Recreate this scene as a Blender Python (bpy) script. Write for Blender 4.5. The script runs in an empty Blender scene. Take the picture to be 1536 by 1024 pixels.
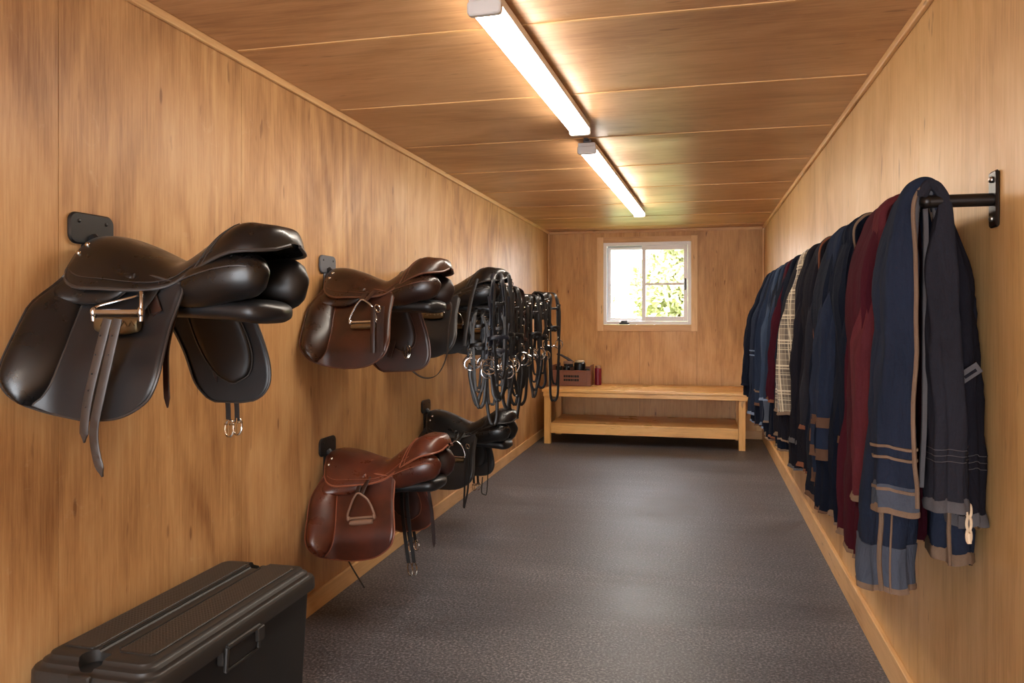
import bpy, math, random
from mathutils import Vector, Matrix, noise
PI = math.pi
sc = bpy.context.scene
C = sc.collection
R = random.Random(7)

# ------------------------------------------------------------------ helpers
def ss(t):
    t = max(0.0, min(1.0, t))
    return t * t * (3 - 2 * t)

def lerp_tab(tab, x):
    if x <= tab[0][0]: return tab[0][1]
    for (a, va), (b, vb) in zip(tab, tab[1:]):
        if x <= b:
            return va + (vb - va) * (x - a) / (b - a)
    return tab[-1][1]

def smooth_tab(tab, x):
    """Catmull-Rom through a table"""
    n = len(tab)
    if x <= tab[0][0]: return tab[0][1]
    if x >= tab[-1][0]: return tab[-1][1]
    for i in range(n - 1):
        if x <= tab[i + 1][0]:
            x0, y0 = tab[i]; x1, y1 = tab[i + 1]
            h = x1 - x0
            m0 = (y1 - tab[i - 1][1]) / (x1 - tab[i - 1][0]) if i > 0 else (y1 - y0) / h
            m1 = (tab[i + 2][1] - y0) / (tab[i + 2][0] - x0) if i + 2 < n else (y1 - y0) / h
            t = (x - x0) / h
            return ((2*t**3 - 3*t*t + 1) * y0 + (t**3 - 2*t*t + t) * h * m0 + (-2*t**3 + 3*t*t) * y1 + (t**3 - t*t) * h * m1)

def crv(pts, n=8):
    """Catmull-Rom resample of 3D points"""
    P = [Vector(p) for p in pts]
    if len(P) < 3 or n <= 1: return P
    out = []
    for i in range(len(P) - 1):
        p0 = P[i - 1] if i > 0 else P[i] * 2 - P[i + 1]
        p1, p2 = P[i], P[i + 1]
        p3 = P[i + 2] if i + 2 < len(P) else P[i + 1] * 2 - P[i]
        for k in range(n):
            t = k / n
            out.append(0.5 * ((2 * p1) + (p2 - p0) * t + (2*p0 - 5*p1 + 4*p2 - p3) * t*t + (3*p1 - p0 - 3*p2 + p3) * t**3))
    out.append(P[-1])
    return out

class MB:
    def __init__(s): s.v = []; s.f = []; s.m = []
    def add(s, vs, fs, mi=0):
        b = len(s.v); s.v += [tuple(v) for v in vs]
        s.f += [tuple(i + b for i in f) for f in fs]; s.m += [mi] * len(fs)
        return s
    def box(s, x0, x1, y0, y1, z0, z1, mi=0):
        vs = [(x, y, z) for z in (z0, z1) for y in (y0, y1) for x in (x0, x1)]
        return s.add(vs, [(0,2,3,1),(4,5,7,6),(0,1,5,4),(2,6,7,3),(0,4,6,2),(1,3,7,5)], mi)
    def rings(s, rs, cap=True, closed=False, mi=0):
        n = len(rs[0]); vs = [p for r in rs for p in r]; fs = []
        m = len(rs)
        for i in range(m if closed else m - 1):
            a = i * n; b = ((i + 1) % m) * n
            for j in range(n):
                k = (j + 1) % n
                fs.append((a + j, a + k, b + k, b + j))
        if cap and not closed:
            fs.append(tuple(reversed(range(n)))); fs.append(tuple((m - 1) * n + j for j in range(n)))
        return s.add(vs, fs, mi)
    def grid(s, rows, mi=0):
        n = len(rows[0]); vs = [p for r in rows for p in r]
        return s.add(vs, [(i*n+j, i*n+j+1, (i+1)*n+j+1, (i+1)*n+j) for i in range(len(rows)-1) for j in range(n-1)], mi)
    def frames(s, P, closed=False, up=None):
        out = []; n = len(P); prev = None
        for i in range(n):
            if closed: t = P[(i+1) % n] - P[i-1]
            else: t = P[min(i+1, n-1)] - P[max(i-1, 0)]
            t = t.normalized() if t.length > 1e-9 else Vector((0,0,1))
            if up is not None:
                u = Vector(up) - t * t.dot(Vector(up))
                if u.length < 1e-4: u = prev or t.orthogonal()
            elif prev is None: u = t.orthogonal()
            else: u = prev - t * t.dot(prev)
            u = u.normalized(); prev = u
            out.append((P[i], u, t.cross(u)))
        return out
    def tube(s, pts, r, seg=10, closed=False, n=1, mi=0):
        P = crv(pts, n)
        fr = s.frames(P, closed)
        rr = (lambda i: r(i / max(1, len(P)-1))) if callable(r) else (lambda i: r)
        return s.rings([[p + (u*math.cos(2*PI*k/seg) + w*math.sin(2*PI*k/seg)) * rr(i) for k in range(seg)] for i, (p,u,w) in enumerate(fr)], True, closed, mi)
    def ribbon(s, pts, w, th, wdir, n=6, point=0.0, closed=False, mi=0):
        """flat strap; wdir = direction of its width"""
        P = crv(pts, n); L = len(P); rs = []
        fr = s.frames(P, closed, wdir)
        acc = [0.0]
        for i in range(1, L): acc.append(acc[-1] + (P[i]-P[i-1]).length)
        for i, (p,u,v) in enumerate(fr):
            ww = w / 2
            if point and acc[-1] - acc[i] < point: ww *= max(.12, (acc[-1] - acc[i]) / point)
            t = th / 2
            rs.append([p+u*ww*.8+v*t, p+u*ww+v*t*.3, p+u*ww-v*t*.3, p+u*ww*.8-v*t, p-u*ww*.8-v*t, p-u*ww-v*t*.3, p-u*ww+v*t*.3, p-u*ww*.8+v*t])
        return s.rings(rs, True, closed, mi)
    def cyl(s, a, b, r, seg=20, r2=None, bev=0.0, mi=0):
        a, b = Vector(a), Vector(b); t = (b-a).normalized(); u = t.orthogonal().normalized(); w = t.cross(u)
        r2 = r if r2 is None else r2
        prof = [(0, r-bev), (bev, r)] if bev else [(0, r)]
        L = (b-a).length
        prof += [(L-bev, r2), (L, r2-bev)] if bev else [(L, r2)]
        return s.rings([[a + t*d + (u*math.cos(2*PI*k/seg)+w*math.sin(2*PI*k/seg))*q for k in range(seg)] for d, q in prof], True, False, mi)
    def torus(s, c, ux, uy, R1, r, n=28, seg=8, R2=None, mi=0):
        c, ux, uy = Vector(c), Vector(ux), Vector(uy); R2 = R2 or R1
        return s.tube([c + ux*R1*math.cos(2*PI*k/n) + uy*R2*math.sin(2*PI*k/n) for k in range(n)], r, seg, True, mi=mi)
    def ell(s, c, rx, ry, rz, n=16, m=10, mi=0):
        c = Vector(c); rs = []
        for i in range(1, m):
            a = PI * i / m
            rs.append([c + Vector((rx*math.sin(a)*math.cos(2*PI*k/n), ry*math.sin(a)*math.sin(2*PI*k/n), rz*math.cos(a))) for k in range(n)])
        b = len(s.v); s.rings(rs, True, False, mi); return s
    def rbox(s, x0, x1, y0, y1, z0, z1, r=.01, axis='z', seg=4, bev=None, mi=0):
        """box with corners rounded around one axis and small bevel on the end faces"""
        bev = min(r*.5, .004) if bev is None else bev
        lo = [x0, y0, z0]; hi = [x1, y1, z1]; ai = 'xyz'.index(axis); o = [i for i in range(3) if i != ai]
        def ring(h, ins):
            A0, A1, B0, B1 = lo[o[0]]+ins, hi[o[0]]-ins, lo[o[1]]+ins, hi[o[1]]-ins; rr = max(r-ins, 1e-4); out = []
            for cx, cy, st in ((A1-rr,B1-rr,0),(A0+rr,B1-rr,1),(A0+rr,B0+rr,2),(A1-rr,B0+rr,3)):
                for k in range(seg+1):
                    a = (st + k/seg)*PI/2; q = [0,0,0]; q[ai] = h; q[o[0]] = cx+rr*math.cos(a); q[o[1]] = cy+rr*math.sin(a); out.append(q)
            return out
        return s.rings([ring(lo[ai], bev), ring(lo[ai]+bev, 0), ring(hi[ai]-bev, 0), ring(hi[ai], bev)], True, False, mi)

def obj(name, mb, mat, parent=None, smooth=35, label=None, solid=None, sub=0, bevel=0):
    me = bpy.data.meshes.new(name)
    me.from_pydata(mb.v, [], mb.f)
    mats = mat if isinstance(mat, (list, tuple)) else [mat]
    for m in mats: me.materials.append(m)
    if len(mats) > 1: me.polygons.foreach_set('material_index', mb.m)
    me.validate(); me.update()
    import bmesh
    bm = bmesh.new(); bm.from_mesh(me); bmesh.ops.recalc_face_normals(bm, faces=bm.faces); bm.to_mesh(me); bm.free()
    if smooth:
        me.polygons.foreach_set('use_smooth', [True]*len(me.polygons))
        if smooth < 180: me.set_sharp_from_angle(angle=math.radians(smooth))
    o = bpy.data.objects.new(name, me); C.objects.link(o)
    if parent: o.parent = parent
    if bevel:
        m = o.modifiers.new('bevel', 'BEVEL'); m.width = bevel; m.segments = 2; m.limit_method = 'ANGLE'; m.angle_limit = math.radians(40)
    if solid:
        m = o.modifiers.new('solid', 'SOLIDIFY'); m.thickness = abs(solid); m.offset = 1 if solid > 0 else -1
    if sub:
        m = o.modifiers.new('sub', 'SUBSURF'); m.levels = sub; m.render_levels = sub
    if label: o['label'] = label
    return o

def thing(name, label, cat, loc=(0,0,0), rot=(0,0,0), group=None, scale=1):
    o = bpy.data.objects.new(name, None); C.objects.link(o); o.empty_display_size = .05
    o.location = loc; o.rotation_euler = rot; o.scale = (scale,)*3
    o['label'] = label; o['category'] = cat; o['kind'] = 'thing'
    if group: o['group'] = group
    return o

def struct(name, mb, mat, parent=None, **k):
    o = obj(name, mb, mat, parent, **k)
    if not parent: o['kind'] = 'structure'
    return o

# ------------------------------------------------------------------ materials
def lin(c):
    return tuple(((v/255)/12.92 if v/255 <= .04045 else ((v/255+.055)/1.055)**2.4) for v in c) + (1,)

class NT:
    def __init__(s, name):
        s.m = bpy.data.materials.new(name); s.m.use_nodes = True
        s.t = s.m.node_tree; s.n = s.t.nodes; s.l = s.t.links
        s.b = s.n['Principled BSDF']
    def node(s, typ, **k):
        o = s.n.new(typ)
        for a, v in k.items(): setattr(o, a, v)
        return o
    def set(s, sock, v):
        if hasattr(v, 'links') or isinstance(v, bpy.types.NodeSocket): s.l.new(v, sock)
        else: sock.default_value = v
    def coord(s, scale=(1,1,1), loc=(0,0,0), kind='Object'):
        t = s.node('ShaderNodeTexCoord'); m = s.node('ShaderNodeMapping')
        s.l.new(t.outputs[kind], m.inputs[0]); m.inputs['Scale'].default_value = scale; m.inputs['Location'].default_value = loc
        return m.outputs[0]
    def noise(s, vec, scale, detail=2, rough=.5, dist=0):
        n = s.node('ShaderNodeTexNoise'); s.l.new(vec, n.inputs['Vector'])
        n.inputs['Scale'].default_value = scale; n.inputs['Detail'].default_value = detail
        n.inputs['Roughness'].default_value = rough; n.inputs['Distortion'].default_value = dist
        return n.outputs['Fac']
    def math(s, op, a, b=0.0, c=None, clamp=False):
        n = s.node('ShaderNodeMath', operation=op, use_clamp=clamp); s.set(n.inputs[0], a); s.set(n.inputs[1], b)
        if c is not None: s.set(n.inputs[2], c)
        return n.outputs[0]
    def ramp(s, fac, stops):
        n = s.node('ShaderNodeValToRGB'); s.l.new(fac, n.inputs[0]); e = n.color_ramp.elements
        while len(e) < len(stops): e.new(.5)
        for i, (p, c) in enumerate(stops): e[i].position = p; e[i].color = c
        return n.outputs[0]
    def mix(s, fac, a, b, typ='MIX'):
        n = s.node('ShaderNodeMix', data_type='RGBA', blend_type=typ)
        s.set(n.inputs[0], fac); s.set(n.inputs[6], a); s.set(n.inputs[7], b); return n.outputs[2]
    def map(s, v, a, b, c, d):
        n = s.node('ShaderNodeMapRange'); s.l.new(v, n.inputs[0])
        for i, q in enumerate((a,b,c,d)): n.inputs[i+1].default_value = q
        return n.outputs[0]
    def bump(s, h, strength, dist=.002):
        n = s.node('ShaderNodeBump'); s.l.new(h, n.inputs['Height']); n.inputs['Strength'].default_value = strength; n.inputs['Distance'].default_value = dist
        s.l.new(n.outputs[0], s.b.inputs['Normal']); return n
    def out(s, color=None, rough=None, **k):
        if color is not None: s.set(s.b.inputs['Base Color'], color)
        if rough is not None: s.set(s.b.inputs['Roughness'], rough)
        for a, v in k.items(): s.set(s.b.inputs[a.replace('_', ' ')], v)
        return s.m

def perm(axis, lo, hi):
    """scale: lo along the grain axis, hi across"""
    return tuple(lo if 'xyz'[i] == axis else hi for i in range(3))

def plywood(name, axis, light, mid, dark, rough=.42, figure=1.0, knots=.5, loc=(0,0,0), bands=None, fleck=1.0):
    m = NT(name)
    v = m.coord(perm(axis, .22, 1.0), loc)
    big = m.noise(v, 1.7, 2, .5, .5)
    ringv = m.math('SINE', m.math('MULTIPLY', big, 70.0))
    rg = m.map(ringv, -1, 1, 0, 1)
    fib = m.map(m.noise(m.coord(perm(axis, .045, 1.0), loc), 150, 3, .7), .3, .7, 0, 1)
    fib2 = m.map(m.noise(m.coord(perm(axis, .07, 1.0), loc), 46, 4, .7), .3, .7, 0, 1)
    patch = m.map(m.noise(m.coord(perm(axis, .5, 1.0), (3,7,1)), 1.8, 4, .6, .8), .3, .7, 0, 1)
    mask = m.map(m.noise(m.coord(perm(axis, .4, 1.0), (6,1,4)), 1.5, 2), .42, .62, .15, 1)
    f = m.math('MULTIPLY', m.math('MULTIPLY', rg, mask), .24*figure)
    f = m.math('ADD', f, m.math('MULTIPLY', fib2, .18))
    f = m.math('ADD', f, m.math('MULTIPLY', fib, .24))
    f = m.math('ADD', f, m.math('MULTIPLY', patch, .42))
    col = m.ramp(f, [(.12, lin(light)), (.46, lin(mid)), (.88, lin(dark))])
    # knots with a soft halo
    vo = m.node('ShaderNodeTexVoronoi'); vo.inputs['Scale'].default_value = 5.5
    m.l.new(m.coord(perm(axis, .40, 1.5), (.3,.2,.7)), vo.inputs['Vector'])
    vr = m.node('ShaderNodeSeparateColor'); m.l.new(vo.outputs['Color'], vr.inputs[0])
    rad = m.math('MULTIPLY', m.math('SUBTRACT', vr.outputs[0], .45, clamp=True), .13)
    k = m.math('DIVIDE', m.math('SUBTRACT', rad, vo.outputs['Distance']), .03, clamp=True)
    col = m.mix(m.math('MULTIPLY', k, min(1, knots*1.3), clamp=True), col, lin((92, 54, 28)))
    halo = m.math('DIVIDE', m.math('SUBTRACT', m.math('MULTIPLY', rad, 4.0), vo.outputs['Distance']), .2, clamp=True)
    col = m.mix(m.math('MULTIPLY', halo, .4*knots), col, lin((146, 92, 50)))
    # small dark flecks along the grain
    fk = m.noise(m.coord(perm(axis, .22, 1.0), (2,8,5)), 26, 2, .5)
    col = m.mix(m.map(fk, .70, .76, 0, .55*fleck), col, lin((112, 68, 36)))
    # long dark streaks
    st = m.noise(m.coord(perm(axis, .13, 1.3), (5,2,9)), 6.0, 3, .6, .6)
    col = m.mix(m.map(st, .60, .76, 0, .55), col, lin(dark))
    # pale scuffs
    sf = m.noise(m.coord((1,1,1), (8,3,2)), 9, 5, .75, 1.4)
    col = m.mix(m.map(sf, .62, .74, 0, .22), col, lin((226, 196, 158)))
    m.bump(m.math('ADD', fib, fib2), .14, .001)
    rr = m.map(patch, 0, 1, rough-.06, rough+.1)
    return m.out(col, rr, Specular_IOR_Level=.4)

M = {}
M['wall_ply'] = plywood('plywood wall', 'z', (216,176,124), (196,150,98), (142,96,56))
M['back_ply'] = plywood('plywood end wall', 'z', (226,182,120), (206,158,98), (152,106,58), knots=1.0, figure=.5, fleck=1.6)
M['right_ply'] = plywood('plywood right wall', 'z', (222,184,130), (204,162,106), (156,112,66), figure=.5)
M['ceil_ply'] = plywood('plywood ceiling', 'x', (218,174,130), (196,150,106), (146,102,68), figure=.6, knots=.2, rough=.34)
M['trim'] = plywood('pine trim', 'y', (228,188,134), (214,170,116), (174,126,82), figure=.4, knots=.4)
M['trim_x'] = plywood('pine trim across', 'x', (228,188,134), (214,170,116), (174,126,82), figure=.4, knots=.4)
M['casing'] = plywood('window casing wood', 'z', (246,214,160), (238,200,144), (206,160,106), figure=.4, knots=.2)
M['bench'] = plywood('varnished pine', 'x', (240,194,122), (228,176,102), (180,124,66), rough=.28, figure=.9, knots=.9)
M['bench_leg'] = plywood('varnished pine upright', 'z', (240,194,122), (228,176,102), (180,124,66), rough=.3, figure=.6, knots=.6)

def plain(name, col, rough=.5, metal=0.0, bump=None, **k):
    m = NT(name)
    if bump:
        m.bump(m.noise(m.coord(), bump[0], 3, .6), bump[1], bump[2] if len(bump) > 2 else .001)
    return m.out(lin(col), rough, Metallic=metal, **k)

def leather(name, col, dark, rough=.33, scale=140):
    m = NT(name)
    n = m.noise(m.coord(), 9, 3, .6)
    c = m.mix(m.map(n, .35, .65, 0, 1), lin(col), lin(dark))
    g = m.node('ShaderNodeTexVoronoi'); g.inputs['Scale'].default_value = scale; m.l.new(m.coord(), g.inputs['Vector'])
    m.bump(g.outputs['Distance'], .05, .0008)
    return m.out(c, m.map(m.noise(m.coord(), 14, 4, .6), .3, .7, rough-.07, rough+.1), Specular_IOR_Level=.5, Coat_Weight=.12, Coat_Roughness=.25)

M['blk'] = leather('black leather', (21,20,21), (13,13,14), .30)
M['blk2'] = leather('black leather, duller flap', (30,31,34), (20,21,24), .42)
M['pad'] = leather('black padded panel', (20,19,20), (13,12,13), .42)
M['hav'] = leather('dark havana leather', (58,33,20), (34,19,14), .30)
M['hav2'] = leather('havana flap leather', (66,32,20), (44,23,16), .36)
M['havpad'] = leather('havana panel leather', (42,24,20), (28,17,15), .4)
M['tan'] = leather('chestnut leather', (92,44,27), (66,30,20), .30)
M['tan2'] = leather('chestnut flap leather', (82,38,25), (58,27,19), .34)
M['tanpad'] = leather('chestnut panel leather', (58,28,22), (42,21,17), .4)
M['strap_g'] = leather('grey brown strap leather', (66,57,52), (50,44,41), .45)
M['strap_k'] = leather('black strap leather', (17,16,18), (11,11,12), .42)
M['strap_b'] = leather('brown strap leather', (52,30,24), (38,22,19), .4)
M['strap_n'] = leather('blue black strap leather', (25,29,40), (17,20,28), .4)
M['edge_k'] = plain('black piping', (58,54,52), .35)
M['edge_h'] = plain('havana piping', (92,58,42), .35)
M['edge_t'] = plain('chestnut piping', (134,78,56), .33)
M['steel'] = plain('stirrup steel', (205,208,214), .2, 1.0)
M['brass'] = plain('aged tread', (128,112,84), .38, .85, bump=(60,.4,.003))
M['tread_t'] = plain('worn leather tread', (128,98,80), .5, 0, bump=(80,.3))
M['nickel'] = plain('nickel buckle', (190,182,170), .22, 1.0)
M['rackp'] = plain('black rack plastic', (24,24,26), .38, 0, bump=(300,.1))
M['rackg'] = plain('grey rack plate', (88,90,98), .5)
M['rail'] = plain('black powder coated steel', (32,28,27), .34, .5)
M['screw'] = plain('zinc screw', (170,168,165), .3, 1.0)
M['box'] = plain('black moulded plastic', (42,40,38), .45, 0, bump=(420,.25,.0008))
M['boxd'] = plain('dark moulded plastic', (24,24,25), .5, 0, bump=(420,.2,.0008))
M['pvc'] = plain('white window plastic', (246,246,248), .35)
M['pvc_in'] = plain('grey window channel', (176,180,188), .4)
M['lamp_w'] = plain('white lamp housing', (220,218,214), .4)
M['blackm'] = plain('black fitting', (24,30,30), .4)
M['seam'] = plain('seam shadow gap', (96,60,34), .8)
M['crate'] = plain('brown crate plastic', (124,78,58), .42, 0, bump=(40,.1))
M['cslot'] = plain('crate lettering black', (18,14,13), .7)
M['bristle'] = plain('dark bristle', (30,26,25), .8)
M['redp'] = plain('burgundy can', (120,26,44), .35)
M['capb'] = plain('black bottle plastic', (24,25,30), .3)
M['glassb'] = plain('dark green bottle', (30,36,34), .15)
M['brushw'] = plain('pale brush back', (150,120,100), .5)
M['bright'] = plain('bright lid', (210,195,170), .3)
M['zip'] = plain('cream zip pull', (214,190,158), .5)

def tread_plastic():
    m = NT('black plastic, ribbed non slip')
    v = m.coord((1,1,1))
    b = m.node('ShaderNodeTexBrick'); m.l.new(v, b.inputs['Vector'])
    b.inputs['Scale'].default_value = 55; b.inputs['Mortar Size'].default_value = .12; b.inputs['Mortar Smooth'].default_value = .6
    b.inputs['Brick Width'].default_value = .55; b.inputs['Row Height'].default_value = .35
    h = m.math('SUBTRACT', 1.0, b.outputs['Fac'])
    m.bump(h, .7, .0025)
    return m.out(lin((48,44,40)), .48)
M['boxtex'] = tread_plastic()

def floor_mat():
    m = NT('grey rubber floor')
    v = m.coord()
    sp = m.map(m.noise(v, 95, 2, .7), .35, .65, 0, 1)
    sp2 = m.noise(v, 75, 1, .5)
    bigx = m.noise(m.coord((.5,1.5,1)), 1.6, 4, .6, 0)
    streak = m.noise(m.coord((.25,3.2,1)), 4, 4, .65, 0)
    f = m.math('ADD', m.math('MULTIPLY', sp, .40), m.math('MULTIPLY', bigx, .34))
    f = m.math('ADD', f, m.math('MULTIPLY', streak, .16))
    col = m.ramp(f, [(.24, lin((38,39,44))), (.50, lin((80,80,87))), (.76, lin((148,145,146)))])
    br = m.map(m.noise(m.coord((1,1,1),(2,5,0)), 1.3, 3, .6), .42, .90, 0, .22)
    col = m.mix(br, col, lin((78,64,54)))
    # a dried stain
    t = m.node('ShaderNodeTexCoord'); vm = m.node('ShaderNodeVectorMath', operation='SUBTRACT'); m.l.new(t.outputs['Object'], vm.inputs[0]); vm.inputs[1].default_value = (-.20, 5.45, 0)
    vs = m.node('ShaderNodeVectorMath', operation='MULTIPLY'); m.l.new(vm.outputs[0], vs.inputs[0]); vs.inputs[1].default_value = (1, .45, 0)
    ln = m.node('ShaderNodeVectorMath', operation='LENGTH'); m.l.new(vs.outputs[0], ln.inputs[0])
    dd = m.math('ADD', ln.outputs['Value'], m.math('MULTIPLY', m.noise(v, 9, 4, .7), .18))
    col = m.mix(m.map(dd, .20, .34, .75, 0), col, lin((58,47,40)))
    m.bump(sp2, .35, .003)
    return m.out(col, m.map(bigx, .3, .7, .42, .54), Specular_IOR_Level=.55)
M['floor'] = floor_mat()

def fabric(name, col, rough=.9, weave=900, dark=None, sheen=.0, coarse=.35):
    m = NT(name)
    w = m.noise(m.coord(), weave, 2, .6); big = m.noise(m.coord((1,1,.35)), 13, 4, .6, .5)
    c = m.mix(m.map(big, .3, .7, 0, 1), lin(col), lin(dark or tuple(int(x*.8) for x in col)))
    c = m.mix(m.map(w, .3, .7, 0, .25), c, lin(tuple(min(255, int(x*1.3+6)) for x in col)))
    cre = m.noise(m.coord((1,1,.8), (3,1,2)), 26, 3, .55, 1.2)
    h = m.math('ADD', m.math('MULTIPLY', w, .05), m.math('MULTIPLY', big, coarse*2.6))
    h = m.math('ADD', h, m.math('MULTIPLY', cre, coarse*.5))
    m.bump(h, .8, .022)
    return m.out(c, rough, Sheen_Weight=sheen, Specular_IOR_Level=.03)
M['navy'] = fabric('navy cloth', (36,42,57))
M['navyd'] = fabric('dark navy cloth', (22,26,37))
M['navyb'] = fabric('blue cloth', (40,49,67))
M['slate'] = fabric('slate blue cloth', (52,64,84))
M['char'] = fabric('charcoal cloth', (39,39,46))
M['chard'] = fabric('dark charcoal cloth', (28,27,33))
M['burg'] = fabric('burgundy cloth', (84,38,43))
M['burgd'] = fabric('dark burgundy cloth', (62,23,32))
M['gpatch'] = fabric('blue grey reinforcement cloth', (72,78,90))
M['tanp'] = fabric('taupe binding', (118,98,82), coarse=.05)
M['brownb'] = fabric('brown binding', (92,68,54), coarse=.05)
M['orng'] = fabric('russet binding', (112,72,54), coarse=.05)
M['greyb'] = fabric('grey binding', (84,82,84), coarse=.05)
M['bluep'] = fabric('pale blue binding', (110,124,146), coarse=.05)

def plaid():
    m = NT('beige and brown plaid cloth')
    t = m.node('ShaderNodeTexCoord'); s_ = m.node('ShaderNodeSeparateXYZ'); m.l.new(t.outputs['Object'], s_.inputs[0])
    u = m.math('ADD', m.math('SUBTRACT', s_.outputs[0], s_.outputs[1]), m.math('MULTIPLY', s_.outputs[2], .10)); w = s_.outputs[2]
    def band(x, per, wid, off=0.0):
        fr = m.math('FRACT', m.math('ADD', m.math('DIVIDE', x, per), off+50.0))
        return m.math('LESS_THAN', fr, wid)
    col = lin((118,104,88))
    col = m.mix(m.math('MULTIPLY', band(w, .12, .42), .5), col, lin((62,54,48)))
    col = m.mix(m.math('MULTIPLY', band(u, .075, .40), .5), col, lin((62,54,48)))
    for per, wid, off, f in ((.12,.05,.5,.9),(.12,.04,.62,.8),(.12,.04,.86,.6),(.03,.16,.1,.3)):
        col = m.mix(m.math('MULTIPLY', band(w, per, wid, off), f), col, lin((206,190,160)))
    for per, wid, off, f in ((.075,.08,.55,.9),(.075,.06,.7,.7),(.022,.16,.1,.3)):
        col = m.mix(m.math('MULTIPLY', band(u, per, wid, off), f), col, lin((206,190,160)))
    m.bump(m.noise(m.coord(), 500, 2), .3, .003)
    return m.out(col, .85, Sheen_Weight=.3)
M['plaid'] = plaid()

def emit(name, col, s):
    m = NT(name)
    return m.out((0.9,0.9,0.9,1), .4, Emission_Color=col, Emission_Strength=s)
M['glow'] = emit('lit lamp diffuser', (1.0,.90,.77,1), 44.0)

# ------------------------------------------------------------------ camera
F_PX, VX, VY = 1160.0, 1047.0, 476.0
cd = bpy.data.cameras.new('camera'); cam = bpy.data.objects.new('camera', cd); C.objects.link(cam)
cd.sensor_width = 36; cd.lens = F_PX / 1536 * 36
cd.shift_y = -(512 - VY) / 1536; cd.clip_start = .05
cam.location = (0, 0, 1.3)
cam.rotation_euler = (PI/2, 0, math.atan((VX - 768) / F_PX))
sc.camera = cam

# ------------------------------------------------------------------ room shell
XL, XR, YB, YF, ZC = -1.658, .684, 8.65, -2.3, 2.272
g = .0012
def panels(lo, hi, start, pitch):
    e = [lo]; x = start
    while x < lo: x += pitch
    while x < hi: e.append(x); x += pitch
    e.append(hi)
    return list(zip(e, e[1:]))
fl = MB().box(XL-.1, XR+.1, YF-.1, YB+.1, -.1, 0); struct('floor', fl, M['floor'], smooth=0)
w = MB()
for a, b in panels(YF, YB, 1.722-.85*6, .85): w.box(XL-.012, XL, a+g, b-g, 0, ZC)
w.box(XL-.1, XL-.0118, YF, YB, 0, ZC, 1)
struct('wall_left', w, [M['wall_ply'], M['seam']], smooth=0)
w = MB()
for a, b in panels(YF, YB, 2.70-1.22*6, 1.22): w.box(XR, XR+.012, a+g, b-g, 0, ZC)
w.box(XR+.0118, XR+.1, YF, YB, 0, ZC, 1)
struct('wall_right', w, [M['right_ply'], M['seam']], smooth=0)
w = MB()
for a, b in panels(YF, YB, 1.513*1.658-.83*8, .83): w.box(XL, XR, a+g, b-g, ZC, ZC+.012)
w.box(XL-.1, XR+.1, YF-.1, YB+.1, ZC+.0118, ZC+.1, 1)
struct('ceiling', w, [M['ceil_ply'], M['seam']], smooth=0)
# thin pale cover strips on the ceiling seams
cs = MB()
for a, b in panels(YF, YB, 1.513*1.658-.83*8, .83)[1:]:
    cs.box(XL+.03, XR-.03, a-.007, a+.007, ZC-.0035, ZC-.0002)
struct('trim_1', cs, M['trim_x'], smooth=0)
# end wall with window opening
WX0, WX1, WZ0, WZ1 = -1.035, -.065, 1.215, 2.14
w = MB()
for a, b in ((XL, -.628-.62), (-.628-.62, -.628), (-.628, -.012), (-.012, XR)):
    for z0, z1 in ((0, WZ0), (WZ0, WZ1), (WZ1, ZC)):
        if z0 == WZ0:
            for (p, q) in ((a, min(b, WX0)), (max(a, WX1), b)):
                if q - p > .004: w.box(p+g*(p == a), q-g*(q == b), YB, YB+.012, z0, z1)
        else: w.box(a+g, b-g, YB, YB+.012, z0, z1)
for q in ((XL, WX0, 0, ZC), (WX1, XR, 0, ZC), (WX0, WX1, 0, WZ0), (WX0, WX1, WZ1, ZC)):
    w.box(q[0], q[1], YB+.0118, YB+.12, q[2], q[3], 1)
struct('wall_back', w, [M['back_ply'], M['seam']], smooth=0)
w = MB().box(XL-.1, -1.45, YF-.1, YF, 0, ZC).box(.48, XR+.1, YF-.1, YF, 0, ZC).box(-1.45, .48, YF-.1, YF, 2.08, ZC); struct('wall_front', w, M['back_ply'], smooth=0)

def base_strip(name, x0, x1, h):
    s_ = MB(); xs = sorted((x0, x1)); s_.box(xs[0], xs[1], YF, YB, 0, h); return struct(name, s_, M['trim'], smooth=0, bevel=.003)
base_strip('baseboard_left', XL, XL+.016, .085)
base_strip('baseboard_right', XR, XR-.02, .115)
struct('baseboard_back', MB().box(XL+.016, XR-.02, YB-.014, YB, 0, .085), M['trim_x'], smooth=0, bevel=.003)
struct('trim_2', MB().box(XL, XL+.018, YF, YB, ZC-.03, ZC), M['trim'], smooth=0, bevel=.005)
struct('trim_3', MB().box(XR-.018, XR, YF, YB, ZC-.03, ZC), M['trim'], smooth=0, bevel=.005)
struct('trim_4', MB().box(XL+.018, XR-.018, YB-.018, YB, ZC-.03, ZC), M['trim_x'], smooth=0, bevel=.005)
struct('trim_5', MB().box(XL, XL+.014, YB-.014, YB, .085, ZC-.03), M['casing'], smooth=0)
struct('trim_6', MB().box(XR-.014, XR, YB-.014, YB, .115, ZC-.03), M['casing'], smooth=0)

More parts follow.
